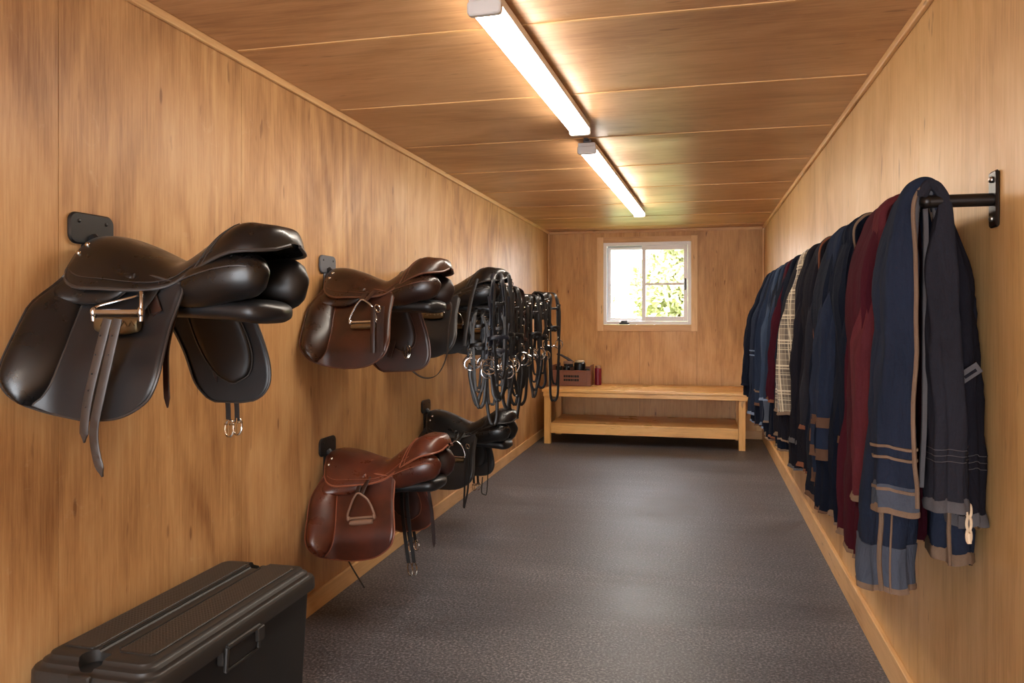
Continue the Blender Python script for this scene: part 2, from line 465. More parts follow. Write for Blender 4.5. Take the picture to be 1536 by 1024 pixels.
# ------------------------------------------------------------------ window
cw = .066
w = MB()
w.box(WX0-cw+.006, WX0+.006, YB-.018, YB, WZ0-cw, WZ1+cw-.012).box(WX1-.006, WX1+cw-.006, YB-.018, YB, WZ0-cw, WZ1+cw-.012)
win = struct('window_1', w, M['casing'], smooth=0, bevel=.002)
obj('casing_rail', MB().box(WX0+.0065, WX1-.0065, YB-.018, YB, WZ1-.006, WZ1+cw-.012), M['trim_x'], win, smooth=0, bevel=.002)
obj('casing_rail', MB().box(WX0+.0065, WX1-.0065, YB-.018, YB, WZ0-cw, WZ0+.006), M['trim_x'], win, smooth=0, bevel=.002)
def frame_mb(x0, x1, z0, z1, t, y0, y1, tb=None):
    tb = tb or t; f = MB()
    f.box(x0, x0+t, y0, y1, z0, z1).box(x1-t, x1, y0, y1, z0, z1).box(x0+t, x1-t, y0, y1, z1-tb, z1).box(x0+t, x1-t, y0, y1, z0, z0+tb)
    return f
obj('window_frame', frame_mb(WX0+.007, WX1-.007, WZ0+.007, WZ1-.007, .036, YB-.004, YB+.09), M['pvc'], win, smooth=0, bevel=.003)
xm = -.582
sl = obj('sliding_sash', frame_mb(WX0+.05, xm+.02, WZ0+.045, WZ1-.05, .035, YB+.045, YB+.075), M['pvc'], win, smooth=0, bevel=.003)
sr = obj('fixed_sash', frame_mb(xm-.022, WX1-.045, WZ0+.045, WZ1-.045, .042, YB+.010, YB+.043, .05), M['pvc'], win, smooth=0, bevel=.003)
obj('track', MB().box(WX0+.05, xm-.02, YB+.02, YB+.045, WZ1-.062, WZ1-.044).box(WX0+.044, WX0+.052, YB+.02, YB+.045, WZ0+.045, WZ1-.06), M['pvc_in'], win, smooth=0)
gm = NT('window glass')
gm.out((1,1,1,1), 0.0, Transmission_Weight=1.0, IOR=1.02, Alpha=.25)
M['glass'] = gm.m
obj('pane', MB().box(WX0+.08, xm-.012, YB+.058, YB+.061, WZ0+.075, WZ1-.08), M['glass'], sl, smooth=0)
obj('pane', MB().box(xm+.018, WX1-.085, YB+.026, YB+.029, WZ0+.09, WZ1-.09), M['glass'], sr, smooth=0)
obj('glazing_bar', MB().box(WX0+.086, xm-.016, YB+.052, YB+.057, 1.658, 1.668), M['pvc'], sl, smooth=0)
obj('glazing_bar', MB().box(xm+.02, WX1-.088, YB+.018, YB+.024, 1.655, 1.682), M['pvc'], sr, smooth=0)
obj('latch', MB().rbox(WX1-.078, WX1-.062, YB-.012, YB+.012, 1.60, 1.73, .006, 'y'), M['blackm'], win, label='small black sash latch')
l2 = MB().rbox(-.85, -.74, YB-.03, YB-.004, WZ0+.012, WZ0+.026, .006, 'z'); l2.rbox(-.83, -.76, YB-.035, YB-.008, WZ0+.028, WZ0+.048, .006, 'z')
obj('lever', l2, M['blackm'], win, label='small black lever at the sill')

# ------------------------------------------------------------------ outside
gr = NT('grass outside'); gr.out(gr.ramp(gr.noise(gr.coord(), 3, 4), [(.3, lin((120,140,70))), (.7, lin((170,180,110)))]), .9)
o = obj('lawn', MB().box(-14, 10, 9.2, 40, -.6, -.5), gr.m, smooth=0); o['kind'] = 'structure'; o['label'] = 'grass outside the window'
lf = NT('leaf'); inf = lf.node('ShaderNodeObjectInfo')
lf.out(lf.ramp(lf.noise(lf.coord(), 1.4, 4, .6), [(.35, lin((134,140,96))), (.5, lin((186,188,134))), (.66, lin((214,212,166)))]), .6, Subsurface_Weight=0.0)
M['leaf'] = lf.m
M['bark'] = plain('bark', (110,96,80), .9, bump=(20,.6,.02))
def tree(label, loc, h, blobs, nleaf, seed):
    rr = random.Random(seed)
    t = thing('leafy_tree', label, 'tree', loc)
    tr = MB().tube([(0,0,0),(.05,0,h*.3),(-.05,.05,h*.6),(0,0,h*.85)], lambda q: .16*(1-q)+.03, 10, n=6)
    for (bx, by, bz, br) in blobs:
        tr.tube([(0,0,h*.35),(bx*.5,by*.5,(bz+h*.35)/2+.1),(bx,by,bz)], lambda q: .05*(1-q)+.012, 6, n=4)
    obj('trunk', tr, M['bark'], t)
    lv = MB()
    for i in range(nleaf):
        bx, by, bz, br = blobs[rr.randrange(len(blobs))]
        while True:
            p = Vector((rr.uniform(-1,1), rr.uniform(-1,1), rr.uniform(-1,1)))
            if p.length < 1: break
        p = p.normalized() * (p.length ** .5) * br + Vector((bx, by, bz))
        a = Vector((rr.uniform(-1,1), rr.uniform(-1,1), rr.uniform(-1,1))).normalized(); b = a.orthogonal().normalized(); s_ = rr.uniform(.05,.10)
        lv.add([p-a*s_, p+b*s_*.5, p+a*s_, p-b*s_*.5], [(0,1,2,3)])
    obj('foliage', lv, M['leaf'], t, smooth=0)
tree('tall pale green tree filling the right window pane outside', (-.35, 14.5, -.5), 5.2,
     [(.2,0,2.1,.8),(.5,.2,2.9,.8),(.1,.1,3.6,.75),(-.3,0,2.4,.6),(.9,.1,2.2,.9),(-.15,.3,1.5,.8),(.6,0,1.3,.8)], 9000, 3)
tree('low yellow-green tree outside the left window pane', (-2.1, 11.6, -.5), 3.0,
     [(0,0,1.5,.65),(.45,.1,1.9,.5),(-.4,.2,1.2,.6),(.6,0,1.3,.6)], 5000, 5)

# ------------------------------------------------------------------ ceiling lamps
def lamp(label, a, b, wd):
    """strip lamp from a to b (x, y of its ends), hanging under the ceiling"""
    L = math.hypot(b[0]-a[0], b[1]-a[1]); ang = math.atan2(b[1]-a[1], b[0]-a[0]) - PI/2
    t = thing('strip_light', label, 'lamp', (a[0], a[1], ZC), (0,0,ang))
    h = wd/2
    hs = MB().rbox(-h*.97, h*.97, 0.0, L, -.052, -.020, .004, 'y'); obj('housing', hs, M['lamp_w'], t)
    df = MB()
    prof = [(-h*.96, -.051), (-h*.96, -.060), (-h*.8, -.072), (-h*.35, -.078), (h*.35, -.078), (h*.8, -.072), (h*.96, -.060), (h*.96, -.051)]
    df.rings([[(x, y, z) for x, z in prof] for y in (.022, L-.022)])
    obj('diffuser', df, M['glow'], t, label='glowing white diffuser')
    for y0, y1 in ((-.004, .022), (L-.022, L+.004)):
        e = MB().rbox(-h*1.06, h*1.06, y0, y1, -.082, -.038, .012, 'y'); obj('end_cap', e, M['lamp_w'], t)
    for y in (.05, L-.1):
        obj('mounting_bracket', MB().rbox(-.022, .022, y-.03, y+.02, -.019, -.0005, .003, 'z').rbox(-.012, .012, y-.08, y-.03, -.006, -.0005, .003, 'z'), M['rackg'], t)
lamp('wide ceiling strip light nearest the camera', (-.612, 2.19), (-.562, 3.77), .098)
lamp('second ceiling strip light, nearer the window', (-.590, 4.19), (-.505, 6.95), .098)
lamp('added fill strip light behind the camera, out of view', (-.56, -1.85), (-.56, -.35), .098)  # unseen lamp added to even out the light near the camera

# ------------------------------------------------------------------ saddles
T_TOP = [(.03,.060),(.05,.072),(.08,.078),(.13,.072),(.2,.048),(.28,.013),(.33,0),(.37,.016),(.44,.058),(.5,.096),(.545,.107),(.595,.095),(.618,.084),(.630,.068),(.636,.052)]
T_EDG = [(.03,.055),(.045,.035),(.06,-.010),(.08,-.042),(.12,-.064),(.19,-.069),(.3,-.073),(.36,-.062),(.42,-.030),(.48,0),(.54,.020),(.595,.025),(.618,.028),(.630,.034),(.636,.044)]
T_WID = [(.03,.035),(.045,.085),(.06,.138),(.08,.170),(.12,.184),(.19,.184),(.3,.166),(.36,.140),(.42,.132),(.48,.138),(.54,.140),(.595,.118),(.618,.088),(.630,.055),(.636,.025)]
def seat_pt(x, s, lift=0.0):
    t, e, w_ = smooth_tab(T_TOP, x), smooth_tab(T_EDG, x), smooth_tab(T_WID, x)
    p = 2.3 + 1.6 * ss((x-.35)/.2)
    z = t - (t-e) * abs(s)**p
    dish = .010 * ss((x-.40)/.1) * (1 - ss((x-.56)/.06)) * (1 - abs(s)**1.5)
    return Vector((x, w_ * math.copysign(abs(s)**.92, s) * 1.0, z - dish + lift))
FL_L = [(-.395,.195),(-.383,.118),(-.366,.076),(-.352,.054),(-.327,.032),(-.291,.014),(-.26,.010),(-.22,.010),(-.187,.010),(-.142,.010),(-.10,.014),(-.06,.030),(-.02,.056),(.01,.085)]
FL_R = [(-.395,.250),(-.392,.285),(-.384,.318),(-.367,.355),(-.344,.387),(-.315,.405),(-.28,.413),(-.249,.411),(-.218,.407),(-.186,.402),(-.154,.399),(-.10,.401),(-.065,.401),(-.052,.385),(-.042,.30),(-.030,.19),(-.015,.14),(.01,.095)]
FF_L = [(-.405,.235),(-.39,.20),(-.34,.155),(-.24,.125),(-.135,.10),(0,.10)]
FF_R = [(-.405,.30),(-.396,.36),(-.365,.402),(-.315,.415),(-.175,.398),(0,.37)]
KN = [(-.385,.085),(-.359,.082),(-.342,.098),(-.309,.116),(-.269,.124),(-.22,.126),(-.171,.122),(-.12,.120),(-.05,.122),(0,.120)]
def flap_y(x, z):
    return -(.126 + .119 * ss((-.03 - z)/.30) + .062 * ss((.13 - x)/.13) * ss((-.02-z)/.11))
def rowshape(Lt, Rt, z0, z1, yf, bump=0.0, n=26, m=14, back=0.0, edge=.5):
    """padded/flat shape between Lt(z) and Rt(z)"""
    rows = []
    for i in range(n+1):
        z = z0 + (z1-z0)*(i/n)**1.7
        a, b = smooth_tab(Lt, z), smooth_tab(Rt, z)
        if b < a + .002: b = a + .002
        taper = (max(0, 1-abs(2*i/n-1)**4))**.5
        row = []
        for j in range(m+1):
            s_ = j/m; x = a + (b-a)*s_
            q = max(0, 1-abs(2*s_-1)**2.2)**edge * taper
            row.append(Vector((x, yf(x, z) - bump*q, z)))
        rows.append(row)
    return rows
def outline(rows, lift=0.0, top=False):
    L = [r[0] for r in rows]; Rr = [r[-1] for r in rows]
    pts = list(reversed(L)) + rows[0][1:-1] + Rr
    if top: pts += list(reversed(rows[-1][1:-1]))
    return [p + Vector((0, lift, 0)) for p in pts]

def saddle(label, loc, leath, tilt=0.0, scale=1.0, stir='bar', tails='long', lower='full', seed=1, simple=False):
    rr = random.Random(seed)
    K = {'black': ('blk','blk2','pad','edge_k','strap_g'), 'havana': ('hav','hav2','havpad','edge_h','strap_b'), 'chestnut': ('tan','tan2','tanpad','edge_t','strap_b')}[leath]
    sm, fm, pm, em, stm = [M[k] for k in K]
    t = thing('saddle', label, 'saddle', loc, (0, -tilt, 0), 'english saddles on the wall racks', scale)
    n = 46; xs = [.03 + .606*(i/n)**.9 for i in range(n+1)]
    ms = [-1 + 2*j/28 for j in range(29)]
    sb = MB()
    sb.rings([[seat_pt(x, s_) for s_ in ms] + [seat_pt(x, s_) + Vector((0,0,-.008 - .045*ss((x-.03)/.08)*(1-ss((x-.57)/.06))*(1-abs(s_)**3))) for s_ in reversed(ms)] for x in xs])
    seat = obj('seat', sb, sm, t, smooth=60)
    pp = MB()
    for sgn in (-1, 1): pp.tube([seat_pt(x, sgn) + Vector((0, 0, -.005)) for x in xs], .0048, 7)
    obj('piping', pp, em, seat)
    sm_ = MB()
    for sgn in (-1, 1):
        sm_.tube([seat_pt(.43 + .075*q, sgn*(1-q*.62), .0015) for q in [k/12 for k in range(13)]], .0022, 6)
        sm_.tube([seat_pt(.455 + .062*q, sgn*(1-q*.55), .0015) for q in [k/12 for k in range(13)]], .0016, 6)
        sm_.tube([seat_pt(x, sgn*.93, .0026) for x in xs[3:34]], .0013, 5)
    obj('stitched_seam', sm_, em, seat)
    for x, s_ in ((.088, -.56), (.082, -.72)):
        p = seat_pt(x, s_); obj('stud', MB().ell(p + Vector((0,-.001,.001)), .0075, .0055, .0075, 12, 8), M['nickel'], seat)
    # near flap and knee roll
    rows = rowshape(FL_L, FL_R, -.395, .0, flap_y, n=30, m=22)
    fb = MB(); fb.grid(rows)
    fo = obj('flap', fb, fm, t, smooth=60, solid=.006)
    obj('piping', MB().tube(outline(rows, -.003), .0038, 7), em, fo)
    Lk = [(z, x+.006) for z, x in FL_L]; Lk = [q for q in Lk if q[0] >= -.366]
    kr = rowshape([(z, x) for z, x in Lk], KN, -.362, -.045, lambda x, z: flap_y(x, z) - .003, bump=.034, n=30, m=18, edge=.62)
    back = [[Vector((p.x, flap_y(p.x, p.z) + .002, p.z)) for p in r] for r in kr]
    kb = MB(); kb.rings([a + list(reversed(b)) for a, b in zip(kr, back)])
    k = obj('knee_roll', kb, sm, fo, smooth=70)
    obj('piping', MB().tube([r[-1] + Vector((0,-.003,0)) for r in kr], .0028, 6), em, k)
    # small skirt below the seat edge
    sk = rowshape([(-.112,.15),(-.108,.10),(-.095,.068),(-.07,.055),(-.03,.075)], [(-.112,.17),(-.108,.20),(-.095,.235),(-.07,.262),(-.03,.27)], -.112, -.035, lambda x, z: -.146 - .016*ss((-z-.035)/.07) - .062*ss((.13-x)/.13)*ss((-.02-z)/.11), bump=.006, n=12, m=14)
    so = obj('skirt', MB().grid(sk), sm, t, smooth=60, solid=.005)
    obj('piping', MB().tube(outline(sk, -.002), .0026, 6), em, so)
    # far flap (inner sweat flap seen below the seat)
    if lower != 'none':
        yf2 = lambda x, z: .150 + .10*ss((.02-z)/.34)
        big = lower == 'ring'
        fl_, fr2 = ([(z*1.10, x-.055) for z, x in FF_L], [(z*1.10, x+.015) for z, x in FF_R]) if big else (FF_L, FF_R)
        rf = rowshape(fl_, fr2, fl_[0][0]+.002, -.02, yf2, n=22, m=16)
        ff = obj('flap', MB().grid(rf), fm, t, smooth=60, solid=.006)
        obj('piping', MB().tube(outline(rf, -.002), .0032, 6), em, ff)
        blk = rowshape([(-.345,.285),(-.32,.235),(-.24,.185),(-.1,.17)], [(-.345,.30),(-.32,.345),(-.24,.362),(-.1,.335)], -.345, -.1, lambda x, z: yf2(x, z) - .004, bump=.014, n=16, m=12)
        bb = obj('thigh_block', MB().grid(blk), pm, ff, smooth=70, solid=-.004)
        obj('piping', MB().tube(outline(blk, -.002), .002, 6), em, bb)
        gs = MB()
        for dx, ln in () if big else ((.262, -.458), (.292, -.462)):
            gs.ribbon([(dx-.01, .225, -.08), (dx-.006, .244, -.25), (dx, .262, -.40), (dx+.003, .262, ln)], .017, .004, (1,0,0))
        if not big: obj('billet_strap', gs, M['strap_k'], t, label='black billet straps below the far flap')
        for dx, zz in () if big else ((.268, -.485), (.296, -.478)):
            bk = MB(); bk.torus((dx, .262, zz), (1,0,0), (0,.1,1), .015, .0028, 24, 7, .026); bk.tube([(dx, .258, zz+.026), (dx, .256, zz-.024)], .0022, 6)
            bk.tube([(dx-.016, .262, zz+.012), (dx+.016, .262, zz+.012)], .003, 6)
            obj('buckle', bk, M['nickel'], t)
        ks = MB().tube([(.36,.235,-.118),(.395,.235,-.118),(.395,.235,-.128),(.36,.235,-.128)], .0018, 6, True); obj('metal_keeper', ks, M['nickel'], ff)
    # padded panels under the seat
    for sgn in (-1, 1):
        pr = []
        N = 28
        for i in range(N+1):
            q = i/N; x = .10 + .515*q
            cz = -.072 + .045*ss((x-.30)/.27) - .02*(1-ss((x-.1)/.2)) - (.012 if sgn > 0 else 0)*ss((x-.3)/.2)
            rz = .032 + (.036 if sgn < 0 else .050)*ss((x-.25)/.22)
            end = max(0.02, (1-max(0, (q-.84)/.16)**2.4))**.5 * min(1, .25+q*6)
            rz *= end; ry = (.058 - .012*ss((x-.5)/.1)) * end * (.62 + .38*ss((x-.34)/.08))
            cy = sgn*(.078 + (.016 if sgn < 0 else .030)*ss((x-.3)/.2))
            pr.append([Vector((x, cy + ry*math.copysign(abs(math.cos(a))**.85, math.cos(a)), cz - .008 + rz*math.sin(a)*(1 if math.sin(a) < 0 else .8))) for a in [2*PI*k/20 for k in range(20)]])
        pn = obj('panel', MB().rings(pr), sm if sgn < 0 else pm, t, smooth=80)
        if sgn < 0:
            obj('piping', MB().tube([r[9] + Vector((0,-.001,0)) for r in pr[9:27]], .002, 6), em, pn)
    # rear facing
    # stirrup leather and iron
    fy = lambda x, z: flap_y(x, z) - .010
    if stir == 'bar':
        lt = MB().ribbon([(.335, fy(.335,-.04), -.055), (.322, fy(.32,-.1)-.010, -.10), (.300, fy(.3,-.14)-.012, -.145), (.29, fy(.3,-.17)-.012, -.18)], .024, .004, (1,0,-.2))
        obj('stirrup_leather', lt, M['strap_k'], t)
        y0 = fy(.27,-.15) - .028
        x0, x1, zt = .200, .336, -.134
        st = MB()
        st.tube([(x0,y0,zt-.022),(x0-.002,y0,zt+.004),(x0+.006,y0+.014,zt+.016),(.25,y0+.034,zt+.030),(.30,y0+.030,zt+.040),(x1-.010,y0+.012,zt+.048),(x1+.001,y0,zt+.02),(x1,y0,zt-.022)], lambda q: .0048+.002*abs(2*q-1)**3, 10, n=6)
        st.tube([(x0, y0, zt),(x1, y0, zt)], .0072, 12)
        st.ell((x0, y0, zt), .009, .010, .014).ell((x1, y0, zt), .009, .010, .016)
        so2 = obj('stirrup_iron', st, M['steel'], t, smooth=70)
        tr = MB(); rg = []
        for k in range(25):
            q = k/24; x = x0+.006+(x1-x0-.012)*q; bul = math.sin(PI*q)**.5
            zc = zt - .030 - .004*math.sin(PI*q); hz = .016 + .007*bul; 
            rg.append([Vector((x, y0 + .013*math.cos(a) * (.7+.3*bul), zc + hz*math.sin(a))) for a in [2*PI*j/14 for j in range(14)]])
        tr.rings(rg)
        for k in range(5): tr.tube([(x0+.03+.02*k, y0-.012, zt-.034), (x0+.038+.02*k, y0-.0135, zt-.022), (x0+.046+.02*k, y0-.012, zt-.034)], .0022, 5)
        obj('tread', tr, M['brass'], so2, smooth=70)
    else:
        y0 = fy(.27,-.2) - .014
        xc, zt, hw, hh = .285, -.085, .062, .105
        if stir == 'worn': xc, zt, hh = .255, -.10, .115
        obj('stirrup_leather', MB().ribbon([(xc-.012, fy(.3,-.06)-.008, -.05), (xc-.008, y0+.004, zt-.012)], .022, .004, (1,0,0)).ribbon([(xc+.028, fy(.3,-.06)-.006, -.05), (xc+.012, y0+.006, zt-.012)], .022, .004, (1,0,0)), M[stm.name and 'strap_b' if leath != 'black' else 'strap_k'], t)
        st = MB()
        st.tube([(xc-hw, y0, zt-hh-.006), (xc-hw-.001, y0, zt-hh+.02), (xc-hw*.55, y0, zt-hh*.35), (xc-.012, y0, zt-.012), (xc, y0, zt-.006), (xc+.014, y0, zt-.012), (xc+hw*.7, y0, zt-hh*.35), (xc+hw+.001, y0, zt-hh+.02), (xc+hw, y0, zt-hh-.006)], lambda q: .0046+.0022*abs(2*q-1)**3, 10, n=6)
        st.tube([(xc-hw, y0, zt-hh), (xc+hw, y0, zt-hh)], .0062, 10); st.ell((xc-hw, y0, zt-hh), .009,.010,.013).ell((xc+hw, y0, zt-hh), .009,.010,.013)
        so2 = obj('stirrup_iron', st, M['steel'] if stir != 'worn' else M['tread_t'], t, smooth=70)
        rg = []
        for k in range(21):
            q = k/20; x = xc-hw+.006+(2*hw-.012)*q; bul = math.sin(PI*q)**.5
            rg.append([Vector((x, y0 + .013*math.cos(a), zt-hh-.020 + (.010+.004*bul)*math.sin(a))) for a in [2*PI*j/14 for j in range(14)]])
        obj('tread', MB().rings(rg), M['brass'] if stir != 'worn' else M['tread_t'], so2, smooth=70)
    # loose strap ends hanging from the iron
    tl = MB()
    if tails == 'long':
        y1 = fy(.27,-.3) - .020
        tl.ribbon([(.292,y1+.006,-.150),(.272,y1-.002,-.24),(.248,y1-.004,-.33),(.232,y1,-.40),(.228,y1+.004,-.447)], .025, .005, (1,0,-.15), point=.022)
        tl.ribbon([(.322,y1+.004,-.150),(.308,y1-.008,-.24),(.288,y1-.012,-.33),(.268,y1-.010,-.41),(.270,y1-.006,-.47),(.285,y1-.002,-.525)], .025, .005, (1,0,-.15), point=.022)
        st_o = obj('strap_end', tl, M['strap_g'], t)
        ho = MB()
        for px_, pz in ((.286,-.19),(.272,-.235),(.262,-.28),(.252,-.32),(.244,-.36),(.318,-.19),(.308,-.235),(.300,-.28)):
            obj('punch_hole', MB().ell((px_, y1-.011, pz), .0025, .002, .0025, 8, 6), M['capb'], st_o)
    elif tails == 'pair':
        y1 = fy(.35,-.3) - .006
        for dx in (0, .028, .044): tl.ribbon([(.345+dx,y1+.020,-.125),(.343+dx,y1+.006,-.22),(.340+dx,y1,-.33)], .017 if dx else .022, .004, (1,0,0))
        obj('strap_end', tl, M['strap_b'], t)
        obj('buckle', MB().torus((.375, y1-.003, -.135), (1,0,.5), (-.4,0,.9), .010, .003, 20, 6, .018), M['nickel'], t)
    elif tails == 'drape':
        y1 = fy(.35,-.3) - .006
        tl.ribbon([(.37,y1+.03,-.09),(.39,y1+.01,-.13),(.38,y1-.01,-.25),(.37,y1-.01,-.38),(.32,y1-.01,-.48),(.24,y1-.004,-.50),(.16,y1,-.45),(.12,y1+.004,-.37)], .020, .004, (0,1,.2))
        obj('strap_end', tl, M['strap_g'], t, label='loose strap hanging in a loop below the flap')
        t2 = MB().ribbon([(.50, -.145, .03),(.47,-.165,-.10),(.455,-.20,-.25),(.45,-.215,-.33)], .022, .004, (1,0,0)); obj('strap_end', t2, M['strap_k'], t)
    elif tails == 'cord':
        y1 = fy(.35,-.3) - .004
        tl.ribbon([(.40,y1+.015,-.09),(.37,y1,-.15),(.36,y1-.004,-.28),(.355,y1,-.40),(.35,y1,-.50)], .012, .004, (1,0,0)).ribbon([(.39,y1+.015,-.10),(.385,y1,-.16),(.385,y1-.004,-.28),(.375,y1,-.40),(.352,y1,-.505)], .012, .004, (1,0,0))
        obj('strap_end', tl, M['strap_k'], t)
        obj('buckle', MB().torus((.378, y1-.006, -.115), (1,0,.4), (-.4,0,1), .010, .003, 20, 6, .014), M['nickel'], t)
    # keeper patch on the flap
    if stir == 'bar':
        pa, pb = Vector((.300, 0, -.070)), Vector((.352, 0, -.140)); mid = (pa+pb)/2
        kp = MB().ribbon([(pa.x, fy(pa.x,pa.z)+.002, pa.z), (mid.x, fy(mid.x, mid.z)+.002, mid.z), (pb.x, fy(pb.x,pb.z)+.002, pb.z)], .036, .005, (.75,0,.62), n=4)
        kk = obj('keeper_patch', kp, M['strap_b'], fo)
        obj('piping', MB().tube([Vector((q[0], fy(q[0], q[1])-.003, q[1])) for q in ((.290,-.072),(.336,-.140),(.364,-.132),(.318,-.066))], .0015, 5, True), M['edge_k'], kk)
    # straps hanging under the panel
    if lower == 'full':
        h1 = MB().ribbon([(.352,-.10,-.13),(.350,-.13,-.22),(.352,-.135,-.30),(.356,-.135,-.375)], .018, .004, (1,0,0), point=.02)
        obj('girth_strap', h1, M['strap_b'], t, label='dark brown strap hanging beside the near flap')
        h2 = MB().ribbon([(.190,.235,-.14),(.200,.245,-.22),(.222,.25,-.30),(.235,.25,-.345)], .014, .004, (1,0,0), point=.02)
        obj('girth_strap', h2, M['strap_b'], t)
    elif lower == 'clip':
        h1 = MB()
        for dx in (-.014, .014): h1.ribbon([(.345+dx,.10,-.12),(.348+dx,.06,-.25),(.352+dx,.04,-.38),(.356+dx,.03,-.50)], .018, .004, (1,0,0))
        obj('girth_strap', h1, M['strap_k'], t, label='black doubled strap ending in a steel clip')
        b_ = MB()
        for dx in (-.010, .012): b_.torus((.356+dx,.03,-.53), (1,0,0), (0,.1,1), .012, .0028, 22, 6, .030)
        obj('buckle', b_, M['nickel'], t)
        h2 = MB().ribbon([(.41,.22,-.12),(.415,.23,-.26),(.41,.235,-.38),(.40,.235,-.49)], .018, .004, (1,0,0), point=.02); obj('girth_strap', h2, M['strap_b'], t)
        h3 = MB().tube([(.17,-.235,-.39),(.19,-.24,-.43),(.215,-.24,-.48),(.235,-.24,-.52)], .0035, 6, n=4); obj('cord', h3, M['strap_k'], t)
    elif lower == 'ring':
        h1 = MB()
        for dx in (-.012, .014): h1.ribbon([(.285+dx,.20,-.10),(.292+dx,.225,-.22),(.305+dx,.235,-.31)], .013, .004, (1,0,0))
        obj('girth_strap', h1, M['strap_k'], t)
        b_ = MB(); b_.torus((.305,.232,-.345), (1,0,.15), (-.1,.1,1), .014, .0026, 22, 6, .034); b_.torus((.318,.230,-.345), (1,0,-.15), (.1,.1,1), .012, .0026, 22, 6, .032)
        obj('buckle', b_, M['nickel'], t)
        obj('girth_strap', MB().ribbon([(.255,.232,-.25),(.235,.232,-.31),(.215,.225,-.37)], .024, .005, (1,0,.3)), M['strap_b'], t)
    elif lower == 'loop':
        h1 = MB().tube([(.38,.20,-.10),(.385,.20,-.30),(.375,.20,-.50),(.355,.20,-.52),(.338,.20,-.50),(.345,.20,-.40)], .004, 6, n=6); obj('girth_strap', h1, M['strap_k'], t)
    return t

def rack(label, loc, plate='rackp', tilt=0.0, scale=1.0, low=0.0):
    t = thing('saddle_rack', label, 'saddle rack', loc, (0,0,0), 'wall mounted saddle racks', scale)
    pl = MB(); pl.rbox(.0, .012, -.082, .082, .055-low, .142-low, .026, 'x', 6).rbox(0, .010, -.035, .035, -.20, .06, .012, 'x', 4)
    p = obj('wall_plate', pl, M[plate], t)
    ta = math.tan(tilt)
    rs = []
    for k in range(37):
        q = k/36; x = .005 + .600*q
        droop = -.010*ss((q-.75)/.25)
        z = -.132 + ta*x + droop + .008*q
        end = (1-max(0, (q-.9)/.1)**2.2)**.5 if q < 1 else .12
        hw = (.055 + .045*ss(q/.35)) * max(end, .12); hz = (.018 + .014*ss((q-.45)/.45)) * max(end, .25)
        rs.append([Vector((x, hw*math.copysign(abs(math.cos(a))**.6, math.cos(a)), z + hz*math.copysign(abs(math.sin(a))**.7, math.sin(a)))) for a in [2*PI*j/24 for j in range(24)]])
    obj('arm', MB().rings(rs), M['rackp'], t, smooth=70)
    nb = MB().tube([(.008,0,.075),(.03,0,.05),(.045,0,.0),(.07,0,-.11)], .017, 10, n=5); obj('brace', nb, M['rackp'], t)
    for y in (-.05, .05): obj('screw', MB().ell((.012, y, .118-low), .003, .006, .006, 10, 6), M['rackp'], t)
    return t

ZS = 1.447
SAD = [
 # label, rack label, (Y, z), leather, tilt, scale, stir, tails, lower, plate
 ('large black saddle nearest the camera, upper row', 'black rack under the nearest large black saddle', (1.83, ZS), 'black', 0, 1.0, 'bar', 'long', 'full', 'rackp'),
 ('dark brown saddle with steel stirrup, second in the upper row', 'rack with grey plate under the dark brown upper saddle', (3.25, ZS+.002), 'havana', .045, .945, 'iron', 'pair', 'ring', 'rackg'),
 ('black saddle behind the dark brown one, loose strap looping below it', 'black rack under the third saddle of the upper row', (4.15, 1.48), 'black', 0, 1.0, 'bar', 'drape', 'none', 'rackp'),
 ('chestnut saddle lowest on the wall, nearest of the lower row', 'black rack under the chestnut saddle', (3.25, .618), 'chestnut', .145, .95, 'worn', 'none', 'clip', 'rackp'),
 ('black saddle in the lower row behind the chestnut one', 'black rack under the lower black saddle', (4.57, .655), 'black', .0, .93, 'iron', 'cord', 'loop', 'rackp'),
 ('black saddle fourth in the upper row, half hidden by bridles', 'black rack fourth in the upper row, behind bridles', (4.6, 1.42), 'black', 0, .85, 'iron', 'none', 'none', 'rackp'),
 ('black saddle fifth in the upper row, behind the bridles', 'black rack fifth in the upper row, behind bridles', (5.2, 1.385), 'black', 0, .85, 'iron', 'none', 'none', 'rackp'),
 ('black saddle farthest along the upper row, nearest the bench', 'black rack farthest along the upper row', (5.9, 1.42), 'black', 0, .85, 'iron', 'none', 'none', 'rackp'),
]
for i, (la, lr, (Y, z), le, tl, scl, st, ta, lo, pl) in enumerate(SAD):
    saddle(la, (XL, Y, z), le, tl, scl, st, ta, lo, 10+i)
    rack(lr, (XL, Y, z), pl, tl, scl, .10 if i in (2, 5, 6, 7) else 0)

